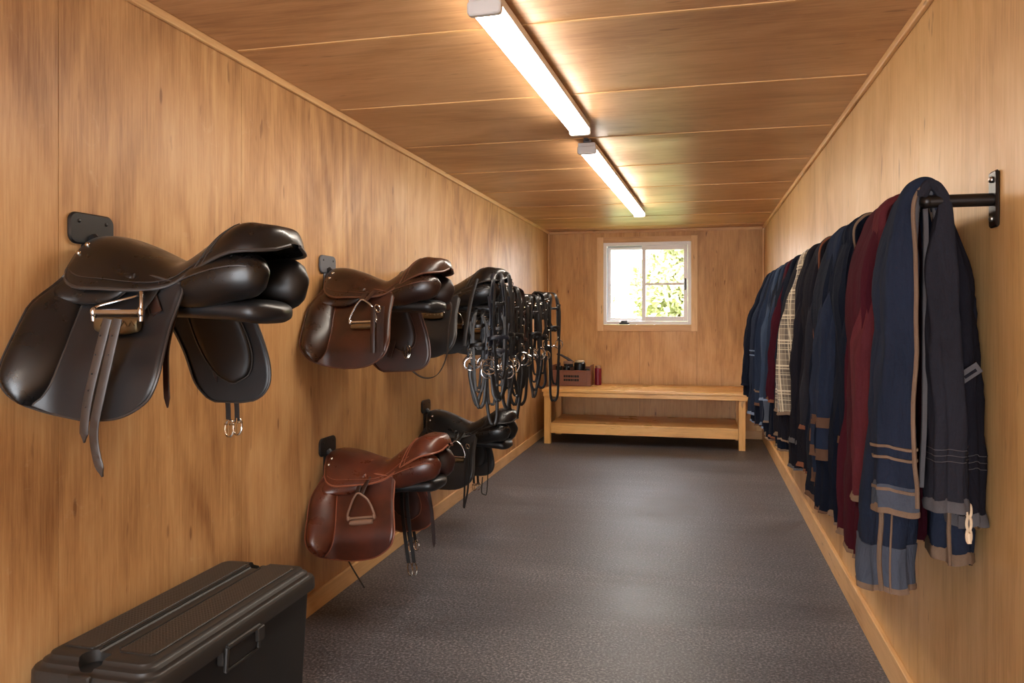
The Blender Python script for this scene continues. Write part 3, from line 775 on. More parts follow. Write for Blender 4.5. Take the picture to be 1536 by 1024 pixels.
# ------------------------------------------------------------------ bridles
def bridle(label, o, wd, L, back, rein=.8, seed=0, kind='bridle', sm='strap_k', bitsz=.034, group='bridles hung over the saddles'):
    """o: hang point (world). wd: width direction. back: vector from the hang point onto the saddle"""
    rr = random.Random(seed); W = Vector(wd).normalized(); N = Vector((W.y, -W.x, 0)).normalized()
    if N.dot(Vector((1,-1,0))) < 0: N = -N
    t = thing('bridle' if kind == 'bridle' else 'halter', label, kind, o, group=group)
    back = Vector(back); Zv = Vector((0,0,1))
    def P(w_, z, n=0.0): return W*w_ + Zv*z + N*n
    j = lambda a: rr.uniform(-a, a)
    hw = rr.uniform(.040, .055)
    crown = MB().ribbon([P(-hw, -L, .006), P(-hw*.9+j(.008), -L*.6, .012), P(-hw*.75, -L*.25, .008), P(-hw*.5, -.02, .006), P(-hw*.45, .006, 0)+back*.35, P(0,.010,0)+back, P(hw*.45, .006, 0)+back*.35, P(hw*.5, -.02, .006), P(hw*.75, -L*.25, .008), P(hw*.9+j(.008), -L*.6, .012), P(hw, -L, .006)], .024, .004, W, n=5)
    obj('headpiece', crown, M[sm], t)
    th = MB().ribbon([P(-hw*1.1, -L*.22, .016), P(-hw*.8, -L*.55, .022), P(j(.02), -L*.80, .026), P(hw*.8, -L*.55, .022), P(hw*1.1, -L*.22, .016)], .014, .0035, W, n=6)
    obj('throatlatch', th, M[sm], t)
    bw = MB().ribbon([P(-hw*.8, -L*.28, .012), P(-hw*.4, -L*.31, .030), P(hw*.4, -L*.31, .030), P(hw*.8, -L*.28, .012)], .018, .004, Zv, n=5)
    obj('browband', bw, M[rr.choice(['strap_k','strap_n',sm])], t)
    nz = -L*.74; nl = []
    for k in range(20):
        a = 2*PI*k/20; nl.append(P(math.cos(a)*hw*1.15, nz + .012*math.sin(a), .012 + .035*math.sin(a)))
    obj('noseband', MB().ribbon(nl, .022, .004, Zv, n=1, closed=True), M[sm], t)
    rings = MB()
    for sgn in (-1, 1):
        c = P(sgn*hw*1.0, -L-bitsz*.8, .010+j(.01)); ang = j(.7)
        rings.torus(c, W*math.cos(ang) + N*math.sin(ang), Zv, bitsz, .0042, 30, 8)
    if kind == 'bridle':
        bit = obj('bit', MB().tube([P(-hw, -L-bitsz, .010), P(-hw*.4, -L-bitsz-.012, .022), P(0, -L-bitsz-.004, .026), P(hw*.4, -L-bitsz-.014, .022), P(hw, -L-bitsz, .010)], .0065, 8, n=5), M['steel'], t)
        obj('bit_ring', rings, M['steel'], bit)
    else: obj('ring', rings, M['nickel'], t)
    for k in range(7):
        s_ = rr.choice((-1,1)); z = -L*rr.uniform(.1, .97); w_ = s_*hw*(.75+.2*(-z/L))
        bk = MB(); bk.torus(P(w_, z, .014), W, Zv, .010, .0022, 14, 5, .012)
        bk.tube([P(w_-.009, z, .016), P(w_+.009, z, .016)], .002, 5)
        obj('buckle', bk, M['nickel'], t)
    if rein:
        a, b = hw*1.05, -hw*.9
        rn = MB().ribbon([P(a, -L-bitsz, .012), P(a*.85+j(.012), -L-(rein-L)*.40, .020), P(a*.55+j(.01), -rein*.97, .020), P(0+j(.01), -rein-.02, .024), P(b*.55+j(.01), -rein*.96, .022), P(b*.85+j(.012), -L-(rein-L)*.40, .016), P(b, -L-bitsz, .012)], .020, .0035, W, n=7)
        obj('reins', rn, M[rr.choice(['strap_k','strap_n','strap_k'])], t)
        if True:
            r2 = MB().ribbon([P(a*.6, -.03, .022), P(a*.8+j(.012), -L*.5, .034), P(a*.45, -rein*.80, .034), P(j(.01), -rein*.86, .036), P(b*.5, -rein*.78, .034), P(b*.8, -L*.5, .034), P(b*.5, -.03, .022)], .015, .0035, W, n=6)
            obj('reins', r2, M['strap_k'], t)
    return t

cz = lambda z, s_: z + .107*s_
wr = (.85, .52, 0)
bridle('black bridle hung over the third saddle, big steel ring at its foot', (-1.025, 4.10, 1.54), wr, .46, (-.05,.03,.004), .72, 1, bitsz=.048)
bridle('blue-black bridle at the third saddle cantle, left of the big ring', (-1.045, 4.01, 1.51), (.75,.66,0), .44, (-.02,.08,.03), .62, 2, sm='strap_n', bitsz=.04)
bridle('short black bridle hung from the rack arm under the third saddle', (-1.155, 4.03, 1.335), (.95,.3,0), .26, (0,.08,.03), .50, 21)
bridle('blue-black bridle hung from the tip of the third rack arm', (-1.05, 4.03, 1.335), (.95,.3,0), .30, (0,.08,.03), .46, 22, sm='strap_n')
bridle('black bridle over the near side of the fourth saddle, farthest left', (-1.285, 4.43, 1.40), (.95,.3,0), .34, (0,.10,.05), .60, 3)
bridle('black bridle over the near side of the fourth saddle, left of its cantle', (-1.19, 4.42, 1.43), (.95,.3,0), .38, (0,.10,.05), .74, 4, sm='strap_n')
bridle('black bridle hanging off the fourth saddle cantle', (-1.09, 4.58, cz(1.42,.85)-.03), wr, .40, (-.06,.03,.004), .76, 5, bitsz=.04)
bridle('black bridle over the near side of the fifth saddle', (-1.20, 5.03, 1.40), (.95,.3,0), .36, (0,.10,.05), .66, 6)
bridle('black bridle hanging off the fifth saddle cantle', (-1.09, 5.18, cz(1.385,.85)-.03), wr, .36, (-.06,.03,.004), .62, 7, bitsz=.04)
bridle('black bridle over the near side of the farthest saddle', (-1.21, 5.73, 1.44), (.95,.3,0), .38, (0,.10,.05), .72, 8)
bridle('black bridle hanging off the farthest saddle cantle, nearest the crate', (-1.09, 5.88, cz(1.42,.85)-.03), wr, .36, (-.06,.03,.004), .80, 9)
bridle('black bridle over the near side of the fifth saddle, closer to the wall', (-1.29, 5.03, 1.37), (.95,.3,0), .34, (0,.10,.05), .56, 31)
bridle('blue-black bridle over the near side of the farthest saddle, closer to the wall', (-1.30, 5.72, 1.41), (.95,.3,0), .40, (0,.10,.05), .62, 32, sm='strap_n')
bridle('brown halter between the fourth and fifth saddles', (-1.12, 4.86, 1.46), (.8,.6,0), .42, (0,-.12,.02), .70, 11, kind='halter', sm='strap_b', bitsz=.03)
bridle('black halter between the fifth and farthest saddles', (-1.12, 5.52, 1.45), (.8,.6,0), .40, (0,-.12,.02), .64, 12, kind='halter', bitsz=.03)

# ------------------------------------------------------------------ clothes rail
RX, RZ = .534, 1.578; RY0, RY1 = 2.04, 6.32
t = thing('clothes_rail', 'long black steel rail on the right wall holding the jackets', 'rail', (XR, RY0, RZ))
rl = MB().tube([(RX-XR, .0, 0), (RX-XR, RY1-RY0, 0)], .0155, 18); obj('rail', rl, M['rail'], t)
for yy in (0, 1.10, 2.45, RY1-RY0):
    if yy == 0:
        obj('bracket_arm', MB().tube([(-.006, yy, 0), (RX-XR-.001, yy, 0)], .0155, 18), M['rail'], t)
    else: obj('bracket_arm', MB().tube([(-.006, yy, .012), (-.05, yy, .028), (RX-XR-.004, yy, .022), (RX-XR, yy, .010)], .008, 12, n=4), M['rail'], t)
    pl = obj('wall_plate', MB().rbox(-.009, 0, yy-.026, yy+.026, -.066, .068, .008, 'x', 4), M['rail'], t)
    for zz in (-.045, .047):
        obj('screw', MB().ell((-.011, yy, zz), .006, .008, .008, 12, 8), M['screw'], pl)
obj('end_cap', MB().ell((RX-XR, 0, 0), .0165, .0165, .0165, 16, 12), M['rail'], t)

# ------------------------------------------------------------------ jackets
def sect(path, a, b, yc, seed, folds=.10, nf=5, pw=.8, lean=0.0):
    """returns f(t, phi, k) -> point on a draped cloth tube following path (x,z) over the rail; lean shifts y with depth"""
    P = crv([(p[0], 0, p[1]) for p in path], 6); n = len(P)-1
    rr = random.Random(seed); ph = rr.uniform(0, 6); ph2 = rr.uniform(0, 6)
    top = max(p.z for p in P)
    def f(t, phi, k=1.0, lift=0.0):
        q = t*n; i = min(int(q), n-1); r = q-i
        p = P[i].lerp(P[i+1], r)
        tg = (P[min(i+2, n)] - P[max(i-1, 0)]).normalized(); nn = Vector((-tg.z, 0, tg.x))
        d = max(0, top - p.z)
        A = folds * ss(d/.35+.25)
        m = 1 + A*math.sin(nf*phi + ph + .8*math.sin(d*5+ph2)) + A*.6*math.sin((nf*2+1)*phi + ph2 + d*2.5)
        m += .05*noise.noise(Vector((math.cos(phi)*1.3+seed, math.sin(phi)*1.3+d*7, seed*.37)))*min(1, d*6)
        cs, sn = math.cos(phi), math.sin(phi)
        aa, bb = a(d) if callable(a) else a, b(d, p.x) if callable(b) else b
        fa = folds*.10*(.25+.75*ss(d/.5)) * (math.sin(nf*phi+ph+.8*math.sin(d*4+ph2)) + .55*math.sin((nf*2+1)*phi+ph2+d*1.5))
        fa += .012*noise.noise(Vector((math.cos(phi)*2.0+seed, math.sin(phi)*2.0+d*10, seed*.7)))*min(1, d*5)
        fa = max(-bb*.6, fa)
        off = nn * (math.copysign(abs(cs)**pw, cs) * (bb*k + fa + lift)) + Vector((0,1,0)) * (math.copysign(abs(sn)**.5, sn) * (aa*k*(1+(m-1)*.25) + lift))
        wob = Vector((noise.noise(Vector((d*6, seed*1.7, 0)))*.008*min(1, d*5), 0, noise.noise(Vector((math.cos(phi)*.9, math.sin(phi)*.9+seed, 3)))*.012*(min(1, d*2))))
        q_ = p + off + Vector((0, yc + lean*d, 0)) + wob
        return q_
    return f
def clothmb(f, t0, t1, nt, np_=44, k=1.0, lift=0.0, cap=True):
    rs = [[f(t0+(t1-t0)*i/nt, 2*PI*j/np_, k, lift) for j in range(np_)] for i in range(nt+1)]
    if cap:
        for e, sgn in ((rs[0], 0), (rs[-1], 1)):
            c = sum(e, Vector())/len(e); inn = [c + (p-c)*.90 + Vector((0,0,.015)) for p in e]
            if sgn: rs.append(inn)
            else: rs.insert(0, inn)
    return MB().rings(rs)
def room_path(xe, zb, over, x_top=None, ztop=None):
    """from the rail top down the room side to centre xe at height zb"""
    zt = ztop or RZ + .030
    return [(RX+.036, zt-.05), (RX+.022, zt-.010), (RX+.004, zt), (RX-.026, zt-.012), (RX-.040-over*.3, zt-.06), (RX+(xe-RX)*.62, zt-.22), (xe+(RX-xe)*.12, zt-.45), (xe, zb)]

def jacket(label, y0, y1, xl, zb, zs, body, sleeve, bind, cuff=None, bands=(), seed=1, bsl=.046, wall_z=None, pipe=True, two=False, bodyhem=True, nf=12, pz=None, zs2=None):
    """y0..y1 extent on the rail, xl room-side reach, zb body hem, zs sleeve cuff height"""
    t = thing('jacket', label, 'jacket', (RX, (y0+y1)/2, RZ+.03), group='jackets over the rail')
    O = Vector(t.location)
    def rel(mb): mb.v = [tuple(Vector(v)-O) for v in mb.v]; return mb
    a0 = (y1-y0)/2; yc = (y0+y1)/2
    zt = RZ + .032; wz = wall_z or zb + .06
    xb = (xl+RX-.03)/2 + .012
    P = [(xb-.004, zb), (xb, zb+.25), (xb+.018, zt-.42), (RX-.058, zt-.17), (RX-.036, zt-.045), (RX-.020, zt-.010), (RX, zt), (RX+.020, zt-.010), (RX+.036, zt-.045), (RX+.058, zt-.17), (RX+.078, zt-.42), (RX+.082, wz)]
    bb = lambda d, x: min(.012 + (.046-.012)*ss(d/.35), .046 if x > RX else 9) * (1 if x < RX else .85) + (max(0, (RX-.03-xl)*.5-.05)*ss(d/.5) if x < RX else 0)
    f = sect(P, lambda d: a0*(.86+.14*ss(d/.3)), bb, yc, seed, .14, nf)
    bo = obj('body', rel(clothmb(f, 0, 1, 74)), M[body], t, smooth=80)
    if bodyhem:
        obj('hem_binding', rel(clothmb(f, .0, .0020, 2, lift=.003)), M[bind], bo, smooth=60)
    if pipe:
        for ph, t1 in ((-PI/2-.55, .46), (-PI/2-1.15, .44)):
            obj('piping', rel(MB().tube([f(q/40*t1, ph, 1, .002) for q in range(41)], .0045, 6)), M[bind], bo)
    # sleeve on the room side, near the front edge
    for si in range(2 if two else 1):
        ysc = y0 + .055 + si*.11; xs_ = xl + bsl*.9 + si*.012
        zz = zs2 if si and zs2 else zs + (.05 if si else 0)
        sp = room_path(xs_, zz, .03, ztop=RZ+.043 + .003*si)
        g_ = sect(sp, lambda d: min(.060, a0*.75)*(.75+.35*ss(d/.4)), lambda d, x: .010+(bsl-.010)*ss((d-.02)/.38), ysc, seed*3+si, .12, 6, .85)
        so = obj('sleeve', rel(clothmb(g_, 0, 1, 46)), M[sleeve], t, smooth=80)
        if cuff: obj('cuff', rel(clothmb(g_, .965, 1.0, 5, k=1.02, lift=.002)), M[cuff], so, smooth=60)
        obj('cuff_binding', rel(clothmb(g_, .9978, 1.0, 2, k=1.02, lift=.0035)), M[bind], so, smooth=60)
        for (b0, b1, mt) in bands: obj('band', rel(clothmb(g_, b0, b1, 3, lift=.0025, cap=False)), M[mt], so, smooth=60)
        if pz is not None and si == 0:
            obj('piping', rel(MB().tube([g_(.20+.78*q/40, pz, 1, .001) for q in range(41)], .0045, 6)), M[bind], so)
    return t, f, rel

J = [
 # label, y0,y1, xl, zb, zs, body, sleeve, bind, cuff, bands
 dict(label='burgundy jacket with a taupe hem seam, second from the rail end', y0=2.235, y1=2.58, xl=.425, zb=.64, zs=.80, body='burgd', sleeve='burg', bind='tanp', seed=21, bsl=.045),
 dict(label='dark navy jacket with thin tan piping, just behind the first burgundy one', y0=2.62, y1=2.86, xl=.452, zb=.63, zs=.79, body='navyd', sleeve='navyd', bind='tanp', seed=22, bsl=.036, bands=((0.9520,0.9597,'brownb'),), pz=-2.2, two=True, zs2=.66),
 dict(label='navy jacket whose sleeve has broad brown bands at the cuff', y0=2.89, y1=3.29, xl=.412, zb=.61, zs=.80, body='navyd', sleeve='navy', bind='brownb', seed=23, bsl=.050, bands=((0.9451,0.9580,'brownb'),(0.9854,0.9961,'brownb')), pz=-1.0, two=True, zs2=.685),
 dict(label='charcoal jacket with a russet curved hem, behind the brown-banded navy one', y0=3.33, y1=3.60, xl=.425, zb=.66, zs=.84, body='chard', sleeve='char', bind='orng', seed=24, bsl=.042, pz=-2.0),
 dict(label='dark charcoal jacket just in front of the plaid one', y0=3.63, y1=3.86, xl=.415, zb=.62, zs=.74, body='chard', sleeve='chard', bind='greyb', seed=25, bsl=.040, pipe=True),
 dict(label='beige and brown plaid jacket', y0=3.89, y1=4.24, xl=.378, zb=.70, zs=.835, body='chard', sleeve='plaid', bind='tanp', seed=26, bsl=.056, pipe=False),
 dict(label='deep navy jacket just behind the plaid one', y0=4.27, y1=4.47, xl=.41, zb=.60, zs=.78, body='navyd', sleeve='navyd', bind='tanp', seed=27, bsl=.036),
 dict(label='narrow burgundy jacket in the far half of the rail', y0=4.50, y1=4.72, xl=.392, zb=.62, zs=.83, body='navyd', sleeve='burgd', bind='orng', seed=28, bsl=.042, pipe=False),
 dict(label='mid blue jacket behind the narrow burgundy one, grey cuff', y0=4.75, y1=5.02, xl=.395, zb=.58, zs=.68, body='navyd', sleeve='navyb', bind='tanp', cuff='gpatch', seed=29, bsl=.040, bands=((0.9614,0.9649,'bluep'),)),
 dict(label='slate blue jacket, fourth from the far end of the rail', y0=5.05, y1=5.30, xl=.392, zb=.60, zs=.78, body='navy', sleeve='slate', bind='bluep', seed=30, bsl=.040),
 dict(label='navy jacket with a brown edge, third from the far end of the rail', y0=5.33, y1=5.60, xl=.375, zb=.58, zs=.72, body='navyd', sleeve='navyb', bind='brownb', seed=31, bsl=.042, bands=((0.9700,0.9734,'tanp'),)),
 dict(label='navy jacket with pale cuff stripes, second from the far end', y0=5.63, y1=5.88, xl=.365, zb=.56, zs=.62, body='navyd', sleeve='navy', bind='bluep', seed=32, bsl=.042, bands=((0.8886,0.8911,'bluep'),(0.8971,0.8997,'bluep'))),
 dict(label='dark navy jacket at the far end of the rail, nearest the bench', y0=5.91, y1=6.22, xl=.335, zb=.72, zs=.80, body='navyd', sleeve='navyd', bind='navyd', seed=33, bsl=.050, pipe=False),
]
for q in J: jacket(**q)

# the nearest jacket, seen end-on: navy sleeve, charcoal sleeves, long navy body
t = thing('jacket', 'navy and charcoal jacket at the near end of the rail, with cream zip pull', 'jacket', (RX, 2.13, RZ+.03), group='jackets over the rail')
O = Vector(t.location)
def rel(mb): mb.v = [tuple(Vector(v)-O) for v in mb.v]; return mb
zt = RZ + .034
P = [(.470, .62), (.474, .86), (.484, zt-.42), (RX-.052, zt-.17), (RX-.034, zt-.045), (RX-.020, zt-.010), (RX, zt), (RX+.020, zt-.010), (RX+.036, zt-.045), (RX+.062, zt-.17), (RX+.082, zt-.42), (RX+.086, .70)]
f1 = sect(P, lambda d: .075*(.8+.3*ss(d/.3)), lambda d, x: .012 + (.040-.012)*ss(d/.3) + (.016*ss((d-.5)/.3) if x < RX else 0), 2.155, 41, .09, 4)
bo = obj('body', rel(clothmb(f1, 0, 1, 80)), M['navy'], t, smooth=80)
obj('lower_patch', rel(clothmb(f1, .004, .045, 8, lift=.0022, cap=False)), M['gpatch'], bo, smooth=60, label='blue grey lower panel')
obj('hem_binding', rel(clothmb(f1, 0, .004, 2, lift=.004)), M['tanp'], bo, smooth=60)
obj('hem_binding', rel(clothmb(f1, .9965, 1, 2, lift=.004)), M['tanp'], bo, smooth=60)
for ph, a_, b_, r_ in ((-PI/2+.45, .0, .30, .006), (-PI/2+.05, .0, .30, .0025), (-PI/2-.5, .70, 1.0, .005)):
    obj('piping', rel(MB().tube([f1(a_+(b_-a_)*q/40, ph, 1, .004) for q in range(41)], r_, 7)), M['tanp'], bo)
# front navy sleeve
sp = [(RX+.036, zt-.05), (RX+.020, zt+.0), (RX-.004, zt+.014), (RX-.030, zt-.004), (RX-.048, zt-.06), (.478, zt-.22), (.468, zt-.45), (.462, .83)]
f2 = sect(sp, lambda d: .030+.014*ss(d/.3), lambda d, x: .014+.022*ss((d-.01)/.22)+.006*ss((d-.3)/.3), 2.068, 42, .05, 3, .75, lean=-.035)
so = obj('sleeve', rel(clothmb(f2, 0, 1, 60)), M['navy'], t, smooth=80)
obj('cuff', rel(clothmb(f2, .975, 1.0, 5, lift=.0025)), M['gpatch'], so, smooth=60)
obj('cuff_binding', rel(clothmb(f2, .9965, 1.0, 2, lift=.004)), M['tanp'], so, smooth=60)
for a_, b_ in ((0.9327,0.9353),(0.9434,0.9460),(0.9743,0.9773)): obj('band', rel(clothmb(f2, a_, b_, 2, lift=.0035, cap=False)), M['tanp'], so, smooth=60)
obj('piping', rel(MB().tube([f2(.16+.83*q/40, -PI/2+.62, 1, .003) for q in range(41)], .0052, 7)), M['tanp'], so)
# collar roll over the rail
cp = MB().tube([(RX+.030, 2.058, zt-.075), (RX+.020, 2.052, zt-.02), (RX+.0, 2.052, zt+.012), (RX-.018, 2.056, zt-.006), (RX-.026, 2.056, zt-.10), (RX-.030, 2.052, zt-.24), (RX-.034, 2.05, zt-.34)], lambda q: .010+.003*math.sin(PI*q), 10, n=8)
obj('collar', rel(cp), M['greyb'], t, smooth=80, label='grey edged collar folded over the rail')
# long grey edge of the opening
ep = MB().ribbon([(RX+.002, 2.062, zt-.03), (RX+.0, 2.046, zt-.12), (RX-.004, 2.038, zt-.3), (RX-.006, 2.036, zt-.55), (RX-.012, 2.04, zt-.72)], .012, .010, (1,0,0), n=8)
obj('front_edge', rel(ep), M['greyb'], t)
# two charcoal sleeves on the wall side
for k_, (xa, yy, zz, sd, bw_) in enumerate(((.575, 2.055, .845, 43, .038), (.628, 2.115, .80, 44, .030))):
    sp = [(RX-.012, zt-.024), (RX-.007, zt-.008-.006*k_), (RX+.004, zt+.008-.006*k_), (RX+.026, zt-.006), (RX+.040+.012*k_, zt-.06), (xa-.012, zt-.22), (xa, zt-.45), (xa+.006, zz)]
    f3 = sect(sp, lambda d: .030+.024*ss(d/.4), lambda d, x, bw_=bw_: .013+(bw_-.013)*ss((d-.01)/.22), yy, sd, .08, 4, .8, lean=-.02)
    so = obj('sleeve', rel(clothmb(f3, 0, 1, 60)), M['char'] if k_ == 0 else M['chard'], t, smooth=80)
    obj('cuff_binding', rel(clothmb(f3, .992, 1.0, 2, lift=.003)), M['greyb'], so, smooth=60)
    for a_ in (.936, .942, .948): obj('stitching', rel(MB().tube([f3(a_, 2*PI*q/30, 1, .0012) for q in range(30)], .0010, 4, True)), M['greyb'], so)
    if k_ == 1:
        # small label patch near the elbow
        cpt = Vector((.624, 2.026, 1.17)); ux = Vector((.72,-.05,.55)).normalized(); uz = Vector((-.5,0,.75)).normalized(); ny = Vector((-.1,-1,0))
        pm = MB(); c = [cpt+ux*a+uz*b for a, b in ((-.024,-.013),(.024,-.013),(.024,.013),(-.024,.013))]
        pm.add(c+[p+ny*.004 for p in c], [(0,1,2,3),(4,5,6,7),(0,1,5,4),(1,2,6,5),(2,3,7,6),(3,0,4,7)])
        pt = obj('patch', rel(pm), M['greyb'], so, smooth=0, label='small grey diamond patch')
        pm2 = MB(); c2 = [cpt+ux*a+uz*b+ny*.005 for a, b in ((-.017,-.005),(.014,-.005),(.014,.002),(-.017,.002))]
        pm2.add(c2+[p+ny*.001 for p in c2], [(0,1,2,3),(4,5,6,7),(0,1,5,4),(1,2,6,5),(2,3,7,6),(3,0,4,7)])
        obj('marking', rel(pm2), M['chard'], pt, smooth=0)
# zip pull with linked loops
zp = MB(); zx, zy = .624, 2.035
for k_ in range(3): zp.torus((zx, zy, .842-.030*k_), (.9,.3,0), (0,0,1), .006, .0034, 18, 6, .016)
zp.tube([(zx, zy, .79), (zx+.001, zy, .765)], .0055, 8)
obj('zip_pull', rel(zp), M['zip'], t, label='cream zip pull hanging at the cuff')
obj('buckle', rel(MB().torus((.650, 2.06, .80), (.9,.3,0), (0,0,1), .008, .0025, 16, 6, .006)), M['nickel'], t)

# ------------------------------------------------------------------ storage trunk
TX0, TX1, TY0, TY1, TZ = -1.636, -1.258, 1.58, 2.425, .458
t = thing('storage_trunk', 'long black plastic trunk with a ribbed lid on the floor by the left wall', 'trunk', ((TX0+TX1)/2, (TY0+TY1)/2, 0))
O = Vector(t.location)
def rr_ring(x0, x1, y0, y1, r, z, seg=7):
    out = []
    for cx, cy, s_ in ((x1-r,y1-r,0),(x0+r,y1-r,1),(x0+r,y0+r,2),(x1-r,y0+r,3)):
        for k in range(seg+1):
            a = (s_+k/seg)*PI/2; out.append(Vector((cx+r*math.cos(a), cy+r*math.sin(a), z)))
    return out
def ringstack(prof, r0, seg=7):
    return [rr_ring(TX0+i, TX1-i, TY0+i, TY1-i, max(.012, r0-i*.6), z, seg) for i, z in prof]
bd = MB().rings(ringstack([(.065,.004),(.055,0.0),(.045,.012),(.038,.06),(.026,.30),(.022,TZ-.06),(.022,TZ-.03)], .05))
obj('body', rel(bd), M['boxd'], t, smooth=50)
ld = MB().rings(ringstack([(.014,TZ-.074),(.001,TZ-.072),(.0,TZ-.066),(.001,TZ-.040),(.006,TZ-.032),(.016,TZ-.030),(.020,TZ-.026),(.022,TZ-.018),(.030,TZ-.014),(.034,TZ-.012),(.038,TZ-.003),(.046,TZ)], .055))
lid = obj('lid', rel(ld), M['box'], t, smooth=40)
# cut the two hand recesses and the middle channel out of the lid
xm_ = (TX0+TX1)/2 - .010
def cut(target, mb):
    c = obj('cutter', mb, M['boxd'])
    md = target.modifiers.new('cut', 'BOOLEAN'); md.object = c; md.solver = 'EXACT'; md.operation = 'DIFFERENCE'
    if target.parent: c.parent = target.parent
    bpy.context.view_layer.update()
    dg = bpy.context.evaluated_depsgraph_get()
    me = bpy.data.meshes.new_from_object(target.evaluated_get(dg))
    target.modifiers.clear(); target.data = me
    bpy.data.objects.remove(c)
    me.polygons.foreach_set('use_smooth', [True]*len(me.polygons)); me.set_sharp_from_angle(angle=math.radians(40))
cut(lid, rel(MB().rbox(xm_-.020, xm_+.022, TY0+.055, TY1-.055, TZ-.008, TZ+.05, .008, 'z')))
cut(lid, rel(MB().rbox(xm_-.040, xm_+.034, TY0+.018, TY0+.086, TZ-.050, TZ+.05, .030, 'z', 6)))
cut(lid, rel(MB().rbox(xm_-.040, xm_+.034, TY1-.082, TY1-.018, TZ-.050, TZ+.05, .030, 'z', 6)))
for a, b in ((TX0+.052, xm_-.032), (xm_+.036, TX1-.056)):
    obj('ribbed_panel', rel(MB().rbox(a, b, TY0+.080, TY1-.070, TZ-.001, TZ+.004, .014, 'z', 5)), M['boxtex'], lid, label='ribbed non-slip lid panel')
obj('ridge', rel(MB().tube([(xm_-.026, TY0+.10, TZ+.001), (xm_-.026, TY1-.10, TZ+.001)], .0035, 6).tube([(xm_+.028, TY0+.10, TZ+.001), (xm_+.028, TY1-.10, TZ+.001)], .0035, 6)), M['box'], lid)
# side latch
ly = 1.955
lt = MB().rbox(TX1-.024, TX1-.004, ly-.085, ly+.085, TZ-.115, TZ-.066, .006, 'x')
la = obj('latch', rel(lt), M['box'], t)
fr_ = MB()
fr_.tube([(TX1+.004, ly-.078, TZ-.062), (TX1+.006, ly+.078, TZ-.062)], .008, 10)
fr_.tube([(TX1+.004, ly-.078, TZ-.062), (TX1+.001, ly-.080, TZ-.128)], .006, 8).tube([(TX1+.004, ly+.078, TZ-.062), (TX1+.001, ly+.080, TZ-.128)], .006, 8)
fr_.tube([(TX1+.001, ly-.080, TZ-.128), (TX1+.001, ly+.080, TZ-.128)], .0045, 8)
obj('latch_handle', rel(fr_), M['box'], la)
obj('latch_tab', rel(MB().rbox(TX1-.004, TX1+.004, ly-.070, ly+.070, TZ-.124, TZ-.070, .01, 'x')), M['boxd'], la)
obj('latch_hook', rel(MB().rbox(TX1+.002, TX1+.016, ly+.060, ly+.095, TZ-.105, TZ-.062, .006, 'x')), M['box'], la)
el = MB().rbox(xm_-.034, xm_+.030, TY0-.010, TY0+.006, TZ-.100, TZ-.026, .008, 'y')
obj('latch', rel(el), M['box'], t)
obj('latch', rel(MB().rbox(xm_-.034, xm_+.030, TY1-.006, TY1+.010, TZ-.100, TZ-.026, .008, 'y')), M['box'], t)

# ------------------------------------------------------------------ bench
BX0, BX1, BY0, BY1, BZ = -1.56, .505, 7.80, 8.60, .565
t = thing('bench', 'long varnished pine bench with a low shelf under the window', 'bench', ((BX0+BX1)/2, (BY0+BY1)/2, 0))
O = Vector(t.location)
tp = MB()
for k in range(3):
    a = BY0 + (BY1-BY0)*k/3; tp.box(BX0, BX1, a+.001, a+(BY1-BY0)/3-.001, BZ-.028, BZ)
top = obj('bench_top', rel(tp), M['bench'], t, smooth=0, bevel=.003)
obj('apron', rel(MB().box(BX0+.012, BX1-.012, BY0+.012, BY0+.04, BZ-.075, BZ-.029)), M['bench'], t, smooth=0, bevel=.003)
obj('apron', rel(MB().box(BX0+.012, BX1-.012, BY1-.04, BY1-.012, BZ-.075, BZ-.029)), M['bench'], t, smooth=0, bevel=.003)
LX0, LX1 = -1.565, .395
for x in (LX0, LX1-.03):
    for y in (BY0+.042, BY1-.11):
        obj('leg', rel(MB().box(x+.02, x+.085, y, y+.065, 0, BZ-.0285)), M['bench_leg'], t, smooth=0, bevel=.003)
sh = MB()
for k in range(3):
    a = BY0 + .05 + (BY1-BY0-.06)*k/3; sh.box(LX0+.087, LX1-.012, a+.001, a+(BY1-BY0-.06)/3-.001, .195, .214)
so = obj('shelf', rel(sh), M['bench'], t, smooth=0, bevel=.002)
obj('apron', rel(MB().box(LX0+.087, LX1-.012, BY0+.052, BY0+.078, .108, .194)), M['bench'], so, smooth=0, bevel=.003)
obj('apron', rel(MB().box(LX0+.087, LX1-.012, BY1-.075, BY1-.05, .108, .194)), M['bench'], so, smooth=0, bevel=.003)

# ------------------------------------------------------------------ crate and its contents
KX0, KX1, KY0, KY1, KZ0, KZ1 = -1.535, -1.115, 8.22, 8.50, BZ, BZ+.165
t = thing('crate', 'brown plastic crate of grooming kit on the left end of the bench', 'crate', ((KX0+KX1)/2, (KY0+KY1)/2, KZ0))
O = Vector(t.location); th = .010
cb = MB()
cb.box(KX0, KX1, KY0, KY1, KZ0, KZ0+.012)
cb.box(KX0, KX1, KY0, KY0+th, KZ0+.012, KZ1).box(KX0, KX1, KY1-th, KY1, KZ0+.012, KZ1+.03)
for a, b in ((KX0, KX0+th), (KX1-th, KX1)): cb.box(a, b, KY0+th, KY1-th, KZ0+.012, KZ1+.055)
for a in (KX0+.008, KX1-.05): cb.box(a, a+.012, KY0-.008, KY0, KZ0+.004, KZ1)
obj('crate_shell', rel(cb), M['crate'], t, smooth=0, bevel=.002)
obj('rim', rel(MB().rbox(KX0-.006, KX1+.004, KY0-.012, KY0+.002, KZ1-.014, KZ1+.004, .004, 'x').box(KX0-.006, KX1+.004, KY0-.010, KY0, KZ0+.002, KZ0+.016)), M['crate'], t)
ob = MB()
